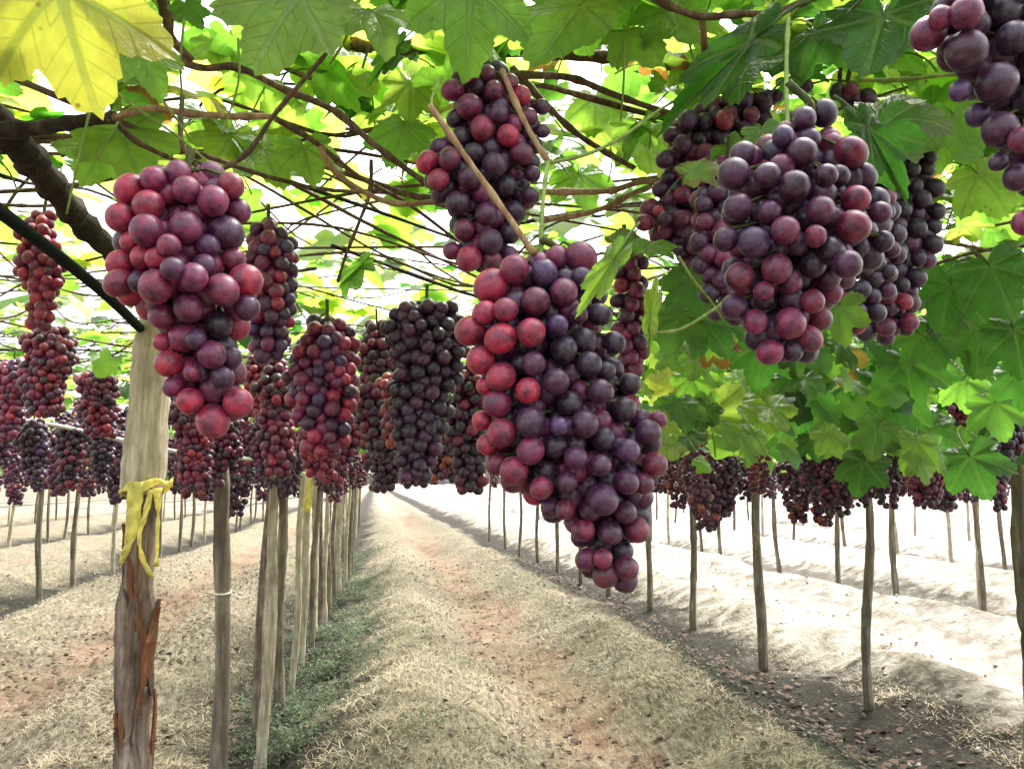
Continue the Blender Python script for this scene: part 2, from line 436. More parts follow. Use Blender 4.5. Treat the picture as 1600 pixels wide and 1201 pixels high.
# ------------------------------------------------------------------ ground cover (nobody could count it)
def blades(n, xr, yr, length, width, lie, mat, name, label, keep=None, clump=None):
    xs = rng.uniform(*xr, n); ys = yr[0] + (yr[1] - yr[0]) * rng.random(n) ** 1.5
    if keep is not None:
        k = np.array([keep(x, y) for x, y in zip(xs, ys)]); xs, ys = xs[k], ys[k]
    n = len(xs)
    zs = np.array([ground_z(x, y) for x, y in zip(xs, ys)])
    az = rng.uniform(0, 2 * np.pi, n); el = np.abs(rng.normal(lie[0], lie[1], n))
    L = length * rng.uniform(0.5, 1.4, n); W = width * rng.uniform(0.6, 1.4, n)
    d = np.stack([np.cos(az), np.sin(az), np.zeros(n)], 1); s = np.stack([-np.sin(az), np.cos(az), np.zeros(n)], 1)
    base = np.stack([xs, ys, zs], 1)
    mid = base + d * (L * 0.5 * np.cos(el))[:, None]; mid[:, 2] += L * 0.5 * np.sin(el) + 0.006
    tip = base + d * (L * np.cos(el * 0.4))[:, None]; tip[:, 2] += L * 0.62 * np.sin(el) + 0.003
    V = np.stack([base - s * W[:, None] / 2, base + s * W[:, None] / 2, mid - s * W[:, None] / 2, mid + s * W[:, None] / 2, tip], 1)
    b = np.arange(n)[:, None] * 5
    T = np.concatenate([b + [0, 1, 3], b + [0, 3, 2], b + [2, 3, 4]], 0)
    me = bulk_mesh(name, V.reshape(-1, 3), T, mat)
    return tag(obj(name, me), label, None, None, "stuff")

def near_row(x):
    d = abs((x - ROW0 + PERIOD / 2) % PERIOD - PERIOD / 2)
    return d
blades(105000, (-6.5, 3.3), (3.2, 17), 0.085, 0.0045, (0.22, 0.2), M_DRY, "dry_grass", "flattened dry straw grass over the alley banks",
       keep=lambda x, y: not (2.1 < x + .2 * fbm(x, y, 1.1, 7) < 3.0) and near_row(x) > 0.28 + 0.25 * fbm(x, y, 0.9, 5) and (near_row(x) < 1.15 + 0.5 * fbm(x, y, 1.2, 6) or random.random() < 0.15) and random.random() < 0.6 + 1.3 * fbm(x, y, 2.0, 12))
blades(9000, (3.2, 8), (3.6, 14), 0.05, 0.004, (0.25, 0.2), M_DRY, "grass_stubble", "sparse dry stubble on the pale soil at right")

blades(60000, (-3.2, 3.4), (3.6, 7.5), 0.045, 0.0032, (0.28, 0.22), M_DRY, "trampled_straw", "short trampled straw matted over the near ground",
       keep=lambda x, y: not (2.1 < x + .2 * fbm(x, y, 1.1, 7) < 3.0) and near_row(x) > .2 and (near_row(x) < 1.3 or random.random() < .35) and random.random() < .75 + fbm(x, y, 3.0, 13))

def weeds():
    V, T = [], []
    def leaflet(p, az, el, L, w):
        d = np.array([math.cos(az) * math.cos(el), math.sin(az) * math.cos(el), math.sin(el)])
        s = np.array([-math.sin(az), math.cos(az), 0])
        b = len(V)
        V.extend([p, p + d * L * 0.5 + s * w, p + d * L * 0.5 - s * w, p + d * L + np.array([0, 0, -0.15 * L])])
        T.extend([(b, b + 1, b + 3), (b, b + 3, b + 2)])
    n = 0
    while n < 3600:
        y = 3.2 + 14 * random.random() ** 1.5
        r = random.random()
        if r < 0.62: x = random.gauss(-0.32, 0.27)
        elif r < 0.74: x = random.gauss(-4.0, 0.3)
        elif r < 0.84: x = random.gauss(2.35, 0.3)
        else: x = random.uniform(-3, 2.4)
        if fbm(x, y, 1.1, 9) < -0.02: continue
        z = ground_z(x, y)
        size = random.uniform(0.5, 1.25) * (1.0 if r < 0.62 else 0.6)
        for k in range(random.randint(8, 16)):
            hh = random.random() * 0.10 * size
            leaflet(np.array([x + random.gauss(0, 0.035), y + random.gauss(0, 0.035), z + hh]), random.random() * 6.28, random.uniform(0.05, 0.9), random.uniform(0.02, 0.055) * size, random.uniform(0.003, 0.009) * size)
        n += 1
    me = bulk_mesh("weeds", np.array(V), np.array(T), M_WEED)
    tag(obj("weeds", me), "low green weeds growing along the foot of the left row", None, None, "stuff")
weeds()

def litter():
    V, T = [], []
    for k in range(7500):
        y = 3.2 + 12 * random.random() ** 1.5
        r = random.random()
        if r < 0.45: x = random.gauss(-2.0, 0.7)
        elif r < 0.72: x = random.gauss(2.55, 0.28)
        elif r < 0.86: x = random.gauss(1.1, 0.35)
        else: x = random.uniform(-5, 6)
        z = ground_z(x, y) + random.uniform(0.004, 0.02)
        a = random.random() * 6.28; s = random.uniform(0.008, 0.026)
        t1, t2 = random.uniform(-.5, .5), random.uniform(-.5, .5)
        b = len(V)
        for q in range(5):
            th = a + q * 2 * math.pi / 5
            rr = s * random.uniform(0.6, 1.2)
            V.append((x + rr * math.cos(th), y + rr * math.sin(th), z + rr * (t1 * math.cos(th) + t2 * math.sin(th)) + random.uniform(0, .006)))
        V.append((x, y, z + 0.006))
        for q in range(5): T.append((b + q, b + (q + 1) % 5, b + 5))
    me = bulk_mesh("fallen_leaves", np.array(V), np.array(T), M_LITTER, smooth=False)
    tag(obj("fallen_leaves", me), "scattered dead brown vine leaves lying on the ground", None, None, "stuff")
    V, T = [], []
    for k in range(600):
        y = 3.4 + 11 * random.random() ** 1.5
        x = random.gauss(2.5, 0.35) if random.random() < 0.35 else random.uniform(-4.5, 6.5)
        s = random.uniform(0.005, 0.02) if random.random() < .9 else random.uniform(.02, .03)
        z = ground_z(x, y); b = len(V)
        for dx, dy, dz in ((1, 0, 0), (0, 1, 0), (-1, 0, 0), (0, -1, 0), (0, 0, .8), (0, 0, -.6)):
            q = random.uniform(.7, 1.3)
            V.append((x + s * dx * q, y + s * dy * q, z + s * dz * q + s * .2))
        for f in ((0, 1, 4), (1, 2, 4), (2, 3, 4), (3, 0, 4), (1, 0, 5), (2, 1, 5), (3, 2, 5), (0, 3, 5)): T.append(tuple(b + i for i in f))
    me = bulk_mesh("pebbles", np.array(V), np.array(T), M_STONE, smooth=False)
    tag(obj("pebbles", me), "small pale stones scattered over the soil", None, None, "stuff")
litter()

# ------------------------------------------------------------------ posts
def post_arrays(height, r0, r1, bend, seed, sides=14, rings=44, fork=False, point=0.0):
    rs = np.random.default_rng(seed)
    t = np.linspace(0, 1, rings)
    ph = rs.uniform(0, 6.28, 4)
    pts = np.stack([bend * (np.sin(3.1 * t + ph[0]) - math.sin(ph[0])) * 0.6 + bend * 0.4 * np.sin(9 * t + ph[1]),
                    bend * (np.sin(2.7 * t + ph[2]) - math.sin(ph[2])) * 0.5, t * (height + 0.25) - 0.25], 1)
    rad = (r0 + (r1 - r0) * t) * (1 + 0.08 * np.sin(14 * t + ph[3]) + 0.045 * rs.standard_normal(rings) + 0.16 * sum(np.exp(-((t - c) / .012) ** 2) for c in rs.uniform(.1, .95, 4)))
    if point: rad[-3:] *= np.array([0.93, 0.8, 0.6])
    else: rad[-1] *= 0.88
    return tube_arrays(pts, rad, sides, True, 0.06, seed), pts, rad

def add_post(x, y, height, r0, r1, bend, seed, mat, label, group, name="wooden_post", sides=12, cat="post"):
    (V, Fc), pts, rad = post_arrays(height, r0, r1, bend, seed, sides)
    me = make_mesh(name, V, Fc, mat)
    o = obj(name, me, None, (x, y, ground_z(x, y)))
    tag(o, label, cat, group)
    return o, pts, rad

G_LEFT = "wooden posts of the row left of the track"
G_RIGHT = "wooden stems and posts of the row right of the track"

# nearest post of the left row: pale stripped top, dark bark below
px0 = float(P(232, 700, 2.03)[0]); PX0, PY0 = px0, 2.03
post0 = empty("wooden_post", (PX0, PY0, ground_z(PX0, PY0)), "thick peeling post with yellow plastic tied round it, nearest on the left", "post", G_LEFT)
H0 = CZ + 0.42 - ground_z(PX0, PY0)
def post_zero():
    rs = np.random.default_rng(3)
    def section(z0, z1, rings, rfun, mat, name, seed):
        t = np.linspace(0, 1, rings)
        z = z0 + (z1 - z0) * t
        pts = np.stack([0.012 * np.sin(3.3 * z + 1) - 0.014 * (z - split), 0.008 * np.cos(4 * z), z], 1)
        V, Fc = tube_arrays(pts, [rfun(q) for q in z], 20, True, 0.05 if z0 > 0 else 0.075, seed)
        return obj(name, make_mesh(name, V, Fc, mat), post0)
    split = CZ - 0.025 - ground_z(PX0, PY0)
    top = H0
    def r_top(z):
        r = 0.046 - 0.006 * (z - split) / (top - split)
        k = (z - (top - 0.10)) / 0.10
        if k > 0: r *= (1 - 0.55 * k * k)
        return r + 0.0018 * math.sin(31 * z)
    def r_low(z): return 0.0355 + 0.005 * math.sin(7.3 * z + .4) + 0.003 * math.sin(19 * z) + 0.002 * math.sin(41 * z)
    section(split, top, 26, r_top, M_POST_PALE, "stripped_top", 4)
    section(-0.3, split + 0.01, 70, r_low, M_POST_BARK, "bark_shaft", 5)
    # strips of bark that peel off the lower shaft
    for k in range(34):
        a = rs.uniform(0, 6.28); a = rs.uniform(-2.9, -0.2) if k < 27 else a
        zc = rs.uniform(0.45, split - 0.12); L = rs.uniform(0.05, 0.24); w = rs.uniform(0.003, 0.0095)
        V, Fc = [], []
        for i in range(7):
            t = i / 6
            z = zc + L * (t - 0.5)
            lift = 0.0400 + 0.016 * abs(t - 0.3) ** 1.5 * rs.uniform(.2, 1.6)
            for th, o in ((-w / 0.04, -.004), (w / 0.04, -.004), (w / 0.04, 0.002), (-w / 0.04, 0.002)):
                ww = th * (1 - 0.6 * abs(2 * t - 1) ** 2) + 0.16 * math.sin(3 * t + k) + 0.05 * math.sin(11 * t + 2 * k)
                V.append(((lift + o) * math.cos(a + ww) - 0.014 * (z - split), (lift + o) * math.sin(a + ww), z))
        for i in range(6):
            for j in range(4):
                j2 = (j + 1) % 4
                Fc.append((i * 4 + j, i * 4 + j2, i * 4 + 4 + j2, i * 4 + 4 + j))
        Fc += [(3, 2, 1, 0), (24, 25, 26, 27)]
        obj("bark_strip", make_mesh("bark_strip", V, Fc, M_RED_BARK if k % 2 else M_POST_BARK, False), post0)
post_zero()

def strip_mesh(name, path, widths, nrm, mat, thick=0.0005):
    """a soft strip of plastic: path (n,3), widths, sideways direction per point"""
    V, Fc = [], []
    path = np.asarray(path, float); n = len(path)
    for i in range(n):
        s = np.asarray(nrm[i], float); s = s / np.linalg.norm(s)
        t = path[min(i + 1, n - 1)] - path[max(i - 1, 0)]
        u = np.cross(s, t); u /= np.linalg.norm(u) + 1e-9
        w = widths[i]
        for k in (-1, -0.33, 0.33, 1):
            V.append(path[i] + s * w * k / 2 + u * (0.004 * math.sin(i * 1.7 + k * 2)))
    for i in range(n - 1):
        for k in range(3):
            b = i * 4 + k
            Fc.append((b, b + 1, b + 5, b + 4))
    me = make_mesh(name, V, Fc, mat)
    o = bpy.data.objects.new(name, me); COL.objects.link(o)
    md = o.modifiers.new("thick", 'SOLIDIFY'); md.thickness = thick
    return o

def yellow_ribbon():
    c = np.array([PX0, PY0, 0])
    zb = float(P(232, 762, PY0)[2])
    base = (PX0, PY0, zb)
    root = empty("plastic_ribbon", base, "yellow plastic strip knotted round the thick peeling post", "ribbon")
    # band round the post
    ang = np.linspace(0, 2 * math.pi, 25)
    path = [(0.053 * math.cos(a), 0.053 * math.sin(a), 0.012 * math.sin(a + 2) + 0.004 * math.sin(5 * a)) for a in ang]
    o = strip_mesh("band", path, [0.018 + 0.006 * math.sin(3 * a) for a in ang], [(0, 0, 1)] * 25, M_RIBBON); o.parent = root
    def tail(pxs, depth, widths, name="tail"):
        pts = smooth_path([np.array(P(px, py, PY0 + dd)) - np.array(base) for (px, py), dd in zip(pxs, depth)], 5)
        n = len(pts); w = np.interp(np.linspace(0, 1, n), np.linspace(0, 1, len(widths)), widths)
        sd_ = [(1, 0.25 * math.sin(i * .8), 0.12 * math.sin(i * .6)) for i in range(n)]
        o = strip_mesh(name, pts, w, sd_, M_RIBBON); o.parent = root
    tail([(212, 752), (210, 790), (206, 830), (196, 862), (188, 882)], [-.055, -.06, -.06, -.058, -.05], [.030, .034, .026, .016, .006])
    tail([(236, 765), (228, 800), (218, 835), (222, 870), (238, 902)], [-.056, -.06, -.064, -.064, -.06], [.010, .014, .008, .010, .014])
    tail([(246, 762), (247, 800), (246, 845), (244, 885)], [-.052, -.05, -.054, -.056], [.02, .008, .006, .012])
yellow_ribbon()

left_posts = [  # Y, pixel x, pixel y of the top, radius, material
    (3.30, 366, 655, 0.032, M_POST_GREY), (4.60, 425, 690, 0.030, M_POST_PALE), (5.55, 450, 700, 0.030, M_POST_GREY),
    (6.9, 480, 715, 0.034, M_POST_PALE), (8.2, 499, 725, 0.036, M_POST_PALE), (9.6, 517, 725, 0.040, M_POST_GREY),
    (11.3, 533, 735, 0.045, M_POST_PALE), (13.5, 548, 738, 0.05, M_POST_GREY)]
ORD = ["second", "third", "fourth", "fifth", "sixth", "seventh", "eighth", "ninth"]
LOOK = ["grey barked post banded with pale twine, behind the thick peeling one", "pale weathered post, third from the front in the left row",
        "thin grey post, fourth from the front in the left row", "pale post carrying a yellow tag in the left row",
        "pale post just behind the yellow tagged one in the left row", "stout grey post, seventh from the front in the left row",
        "pale stout post, eighth from the front in the left row", "grey post at the far end of the visible left row"]
for i, (Y, px, pt, r, mt) in enumerate(left_posts):
    q = P(px, pt, Y)
    x = float(q[0]); h = float(q[2]) - ground_z(x, Y)
    res = add_post(x, Y, max(h, 1.3), r, r * 0.8, 0.022, 20 + i, mt, LOOK[i], G_LEFT, sides=14 if i < 3 else 10)
    if i == 0: SECOND = res
for i, (Y, px) in enumerate(((6.2, 466), (7.6, 490), (8.9, 509), (10.5, 526), (12.3, 541), (14.4, 553))):
    x = float(P(px, 800, Y)[0])
    add_post(x, Y, 1.55, 0.026, 0.021, 0.03, 140 + i, M_POST_GREY if i % 2 else M_POST_PALE,
             f"slim crooked stem standing right of the {('fourth', 'fifth', 'sixth', 'seventh', 'eighth', 'ninth')[i]} left row post", G_LEFT, sides=8)
# ring of twine on the second post
q = P(363, 917, 3.30)
V, Fc = [], []
o2, pts2, rad2 = SECOND
k2 = int(np.argmin(np.abs(pts2[:, 2] + o2.location.z - q[2])))
q = np.array(pts2[k2]) + np.array(o2.location)
rr2 = rad2[k2] + .004
ring = [(rr2 * math.cos(a), rr2 * math.sin(a), 0.005 * math.sin(a)) for a in np.linspace(0, 2 * math.pi, 22)]
V, Fc = tube_arrays(ring, 0.004, 6, False)
tag(obj("twine_ring", make_mesh("twine_ring", V, Fc, M_TWINE), None, q), "pale twine wound once round the grey barked second post", "twine")
# yellow tag on the fifth post
q0 = P(481, 742, 6.84); q1 = P(480, 800, 6.84)
path = smooth_path([q0, q0 * .6 + q1 * .4 + np.array([.01, -.01, 0]), q1], 5)
o = strip_mesh("yellow_tag", path, [.05 + .01 * math.sin(i) for i in range(len(path))], [(1, .2, 0)] * len(path), M_RIBBON)
tag(o, "yellow plastic tag hung on a post deeper in the left row", "tag")

right_posts = [  # Y, px at mid, radius, bend, label
    (3.84, 1598, 0.052, .02, M_POST_GREY, "thick grey post cut by the right edge of the picture"),
    (5.00, 1345, 0.030, .05, M_POST_GREY, "crooked dark post with a kinked foot, second from the right edge"),
    (8.05, 1083, 0.034, .03, M_POST_GREY, "slim dark post left of the forked stem in the right row"),
]
for i, (Y, px, r, bd, mt, lab) in enumerate(right_posts):
    x = float(P(px, 900, Y)[0])
    add_post(x, Y, 1.85, r, r * .8, bd, 50 + i, mt, lab, G_RIGHT)
for i, Y in enumerate((10.4, 11.9, 13.4, 15.0, 16.8, 19.0, 21.5)):
    add_post(2.9 + random.uniform(-.06, .06), Y, 1.85, 0.03, 0.026, .03, 70 + i, M_POST_GREY,
             "slim grey post far along the row right of the track", G_RIGHT, sides=8)
# neighbouring rows: one set of shared meshes
far_meshes = []
for k in range(5):
    (V, Fc), _, _ = post_arrays(1.85, 0.036, 0.028, .035, 100 + k, 8, 14)
    far_meshes.append(make_mesh("wooden_post", V, Fc, (M_POST_GREY, M_POST_PALE)[k % 2]))
ORDN = "first second third fourth fifth sixth seventh eighth ninth tenth eleventh twelfth".split()
def far_row(rowx, y0, y1, step, label, group):
    y = y0; i = 0
    while y < y1:
        x = rowx + random.uniform(-.08, .08); yy = y + random.uniform(-.25, .25)
        o = obj("wooden_post", random.choice(far_meshes), None, (x, yy, ground_z(x, yy)), (random.uniform(-.03, .03), random.uniform(-.03, .03), random.random() * 6))
        tag(o, f"{ORDN[i]} post from the front in the {label}" if i < 12 else f"tiny far post at the end of the {label}", "post", group)
        i += 1
        y += step * random.uniform(.85, 1.15)
far_row(-4.0, 8.3, 34, 1.5, "neighbouring row at left", "posts of the neighbouring row on the left")
far_row(-7.45, 12.5, 36, 1.7, "outer row at left", "posts of the outer row on the left")
far_row(-10.9, 16, 36, 2.0, "outermost row at left", "posts of the outermost row on the left")
far_row(6.35, 6.8, 34, 1.45, "first row on bright soil at right", "posts of the neighbouring row on the right")
far_row(9.8, 10.5, 34, 1.7, "second row on bright soil at right", "posts of the outer row on the right")
far_row(13.25, 14, 36, 2.0, "third row on bright soil at right", "posts of the outermost row on the right")
far_row(-0.55, 15.0, 34, 1.6, "far stretch of the near left row", "distant posts at the end of the left row")

# ------------------------------------------------------------------ wires and hoses
def line_thing(name, ctrl, r, mat, label, cat, group=None, sides=8, per=8):
    pts = smooth_path(ctrl, per)
    base = pts[0]
    V, Fc = tube_arrays(pts - base, r, sides, True)
    return tag(obj(name, make_mesh(name, V, Fc, mat), None, base), label, cat, group)

hz = CZ + 0.375
hose_pts = [np.array([-0.53, y, hz + 0.012 * math.sin(y * 2) - (0.02 if y > 2 else 0)]) for y in (0.2, 0.8, 1.25, 1.7, 2.05)]
hose_pts += [np.array([-0.545, y, CZ + z]) for y, z in ((2.6, .315), (3.3, .268), (4.6, .235), (6.9, .20), (9.6, .19), (13.5, .18))]
line_thing("irrigation_hose", hose_pts, 0.0105, M_HOSE, "black hose running along the tops of the left row posts", "hose")
line_thing("pale_cord", [P(-90, 628, 3.0), P(0, 650, 3.05), P(100, 667, 3.15), P(190, 687, 3.25), P(290, 708, 3.36), P(352, 713, 3.44), P(440, 722, 3.8)], 0.0075, M_PALE_WIRE,
           "pale taut cord crossing behind the thick peeling post", "cord")
line_thing("pale_cord", [P(1420, 712, 3.0), P(1460, 708, 2.95), P(1530, 694, 2.9), P(1590, 688, 2.85), P(1660, 690, 2.8)], 0.006, M_PALE_WIRE,
           "pale cord under the leaves by the right edge post", "cord")
G_W = "thin trellis wires under the canopy"
for k, x in enumerate((-2.2, -0.9, 0.5, 1.7)):
    line_thing("trellis_wire", [np.array([x, y, CZ + 0.50 + 0.02 * math.sin(y * .8 + k)]) for y in (0.5, 3, 7, 12, 20)], 0.0016, M_WIRE,
               "thin wire strung lengthwise below the leaves", "wire", G_W, 5, 6)
for k, y in enumerate((2.03, 3.3, 4.6, 6.9)):
    line_thing("trellis_wire", [np.array([x, y + .02 * x, CZ + 0.47 + 0.015 * math.sin(x * 1.7 + k)]) for x in (-5, -2.5, -0.55, 1.2, 2.9, 6)], 0.0022, M_WIRE,
               "thin wire strung crosswise from row to row below the leaves", "wire", "crosswise trellis wires under the canopy", 5, 6)

# ------------------------------------------------------------------ leaves
def leaf_outline(theta, seed, teeth=True):
    """radius of a lobed vine leaf at angle theta from its tip, petiole at the origin"""
    rs = np.random.default_rng(seed)
    lobes = [(0, 1.0, .40), (R(52), .90 + rs.uniform(-.05, .05), .36), (-R(52), .90 + rs.uniform(-.05, .05), .36), (R(108), .70 + rs.uniform(-.05, .05), .42), (-R(108), .70 + rs.uniform(-.05, .05), .42)]
    r = np.full_like(theta, 0.50)
    for c, a, w in lobes:
        r = np.maximum(r, a * np.clip(1 - (np.abs(theta - c) / (w * 1.9)) ** 1.5 * .62, 0, 1))
    back = np.clip((np.abs(theta) - R(140)) / R(40), 0, 1)
    r = r * (1 - 0.80 * back ** 1.3)
    if teeth:
        saw = ((theta * 9.3 + rs.uniform(0, 1)) % 1.0)
        r = r * (1 + 0.10 * (np.abs(saw - .5) * 2 - .5))
    return r

VEINS = [0, R(52), -R(52), R(108), -R(108)]
def detailed_leaf(seed, fold=0.0, squeeze=1.0):
    rs = np.random.default_rng(seed)
    nth = 96
    th = np.linspace(-math.pi, math.pi, nth)
    ro = leaf_outline(th, seed)
    ts = [0, .3, .55, .78, 1.0]
    V, co = [(0, 0, 0)], [(0, 0, 0)]
    p1, p2, p3 = rs.uniform(0, 6.28, 3)
    cup, curl = rs.uniform(-.22, .02), rs.uniform(0, .16)
    for t in ts[1:]:
        for a, r in zip(th, ro):
            rad = r * t
            x, y = math.sin(a) * rad * squeeze, math.cos(a) * rad
            dv = min(abs(a - v) for v in VEINS)
            z = cup * rad ** 2 + 0.16 * rad * min(dv, .45) + 0.11 * t * rad * math.sin(3 * a + p1) + 0.055 * t * t * math.sin(7 * a + p2) - curl * t ** 4 * (0.6 + 0.4 * math.sin(2 * a + p3))
            z += fold * abs(x) + 0.06 * math.sin(2.2 * y + p3) * rad
            V.append((x, y, z)); co.append((rad, dv, t))
    Fc = []
    for j in range(nth - 1): Fc.append((0, 1 + j + 1, 1 + j))
    for k in range(len(ts) - 2):
        a = 1 + k * nth; b = a + nth
        for j in range(nth - 1): Fc.append((a + j, a + j + 1, b + j + 1, b + j))
    # petiole
    n0 = len(V)
    pts = smooth_path([(0, 0, 0.004), (0.02, -.25, -.05), (0.05, -.55, -.22), (.06, -.8, -.5)], 3)
    tv, tf = tube_arrays(pts, np.linspace(.016, .022, len(pts)), 5, False)
    V += [tuple(v) for v in tv]; co += [(0.0, 0.0, 0.2)] * len(tv)
    Fc += [tuple(n0 + i for i in f) for f in tf]
    me = make_mesh("leaf", V, Fc, M_LEAF)
    at = me.attributes.new("leafco", 'FLOAT_VECTOR', 'POINT')
    at.data.foreach_set("vector", np.array(co, dtype=np.float32).ravel())
    return me
LEAVES = [detailed_leaf(11 + k, fold=(0.0, .1, -.1, .22, .05, -.2)[k % 6]) for k in range(9)]

FOLDED = detailed_leaf(40, 0.9, 0.27)      # a leaf closed along its midrib

def leaf_template(n, seed, fold):
    th = np.linspace(-math.pi, math.pi, n + 1)[:-1]
    r = leaf_outline(th, seed, False) * (1 + 0.06 * np.cos(np.arange(n) * math.pi))
    x, y = np.sin(th) * r, np.cos(th) * r
    z = -0.14 * r ** 2 + fold * np.abs(x) + 0.08 * np.sin(3 * th + seed)
    V = np.vstack([[0, 0.12, 0.03], np.stack([x, y, z], 1)])
    T = np.array([(0, 1 + (j + 1) % n, 1 + j) for j in range(n)])
    return V, T

def leaf_frames(normals, tips):
    n = normals / (np.linalg.norm(normals, axis=1)[:, None] + 1e-9)
    t = tips - n * np.sum(tips * n, 1)[:, None]
    t /= np.linalg.norm(t, axis=1)[:, None] + 1e-9
    s = np.cross(t, n)
    return np.stack([s, t, n], 2)       # columns x, y, z

def joined_leaves(name, pos, frames, size, tint, n_out, parent, base, mat=None):
    m = len(pos)
    if m == 0: return None
    Vs, Ts, tn, off = [], [], [], 0
    which = np.arange(m) % 3
    for k in range(3):
        sel = np.where(which == k)[0]
        if not len(sel): continue
        tv, tt = leaf_template(n_out, 31 + k, (0.0, 0.18, -0.12)[k])
        V = np.einsum('mij,vj->mvi', frames[sel], tv) * size[sel][:, None, None] + (pos[sel] - base)[:, None, :]
        T = tt[None] + (np.arange(len(sel)) * len(tv))[:, None, None] + off
        Vs.append(V.reshape(-1, 3)); Ts.append(T.reshape(-1, 3)); tn.append(np.repeat(tint[sel], len(tv))); off += len(sel) * len(tv)
    me = bulk_mesh(name, np.vstack(Vs), np.vstack(Ts), M_FOLIAGE, True, {"tint": ('FLOAT', np.concatenate(tn))})
    o = obj(name, me, parent)
    o["kind"] = "stuff"
    return o

def leaf_object(parent, base, pos, frame, size, tint, age=0.0, mesh=None):
    o = bpy.data.objects.new("leaf", mesh or LEAVES[rng.integers(len(LEAVES))])
    COL.objects.link(o)
    o.parent = parent
    M = Matrix([[*map(float, frame[i])] for i in range(3)])
    o.rotation_mode = 'QUATERNION'
    o.rotation_quaternion = M.to_quaternion()
    o.location = tuple(float(c) for c in pos - base)
    o.scale = (float(size),) * 3
    o.color = (float(min(max(tint, 0), 1)), float(age), 0, 1)
    return o

# ------------------------------------------------------------------ grapes
def sphere_mesh(name, seg, rings, mat, elong=1.06):
    V, Fc = [(0, 0, elong * .97)], []
    for i in range(1, rings):
        a = math.pi * i / rings
        for j in range(seg):
            b = 2 * math.pi * j / seg
            V.append((math.sin(a) * math.cos(b), math.sin(a) * math.sin(b), math.cos(a) * elong))
    V.append((0, 0, -elong))
    for j in range(seg): Fc.append((0, 1 + j, 1 + (j + 1) % seg))
    for i in range(rings - 2):
        for j in range(seg):
            a = 1 + i * seg; k = (j + 1) % seg
            Fc.append((a + j, a + seg + j, a + seg + k, a + k))
    b = 1 + (rings - 2) * seg; L = len(V) - 1
    for j in range(seg): Fc.append((b + j, L, b + (j + 1) % seg))
    return make_mesh(name, V, Fc, mat)
GRAPE_NEAR = [sphere_mesh("grape", 20, 12, M_GRAPE, e) for e in (1.02, 1.07, 1.13)]
GRAPE_MID = [sphere_mesh("grape", 10, 7, M_GRAPE, e) for e in (1.03, 1.09)]

TONE = {'r': (0.33, 0.012, 0.040), 'p': (0.175, 0.009, 0.046), 'd': (0.058, 0.005, 0.030), 'k': (0.017, 0.004, 0.013),  # k: black grapes, also berries whose shade is put into their colour
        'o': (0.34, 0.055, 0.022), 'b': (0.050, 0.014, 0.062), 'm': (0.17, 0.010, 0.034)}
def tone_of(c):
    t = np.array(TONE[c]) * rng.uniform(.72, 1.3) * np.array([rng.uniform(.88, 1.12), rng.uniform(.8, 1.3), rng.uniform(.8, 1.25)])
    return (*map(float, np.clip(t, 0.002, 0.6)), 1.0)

NEAR_BOXES = []
def profile(rows):
    """[(py, left, right)] -> function py -> (centre, half width)"""
    ys = [r[0] for r in rows]
    return lambda py: (np.interp(py, ys, [(r[1] + r[2]) / 2 for r in rows]), np.interp(py, ys, [(r[2] - r[1]) / 2 for r in rows]))

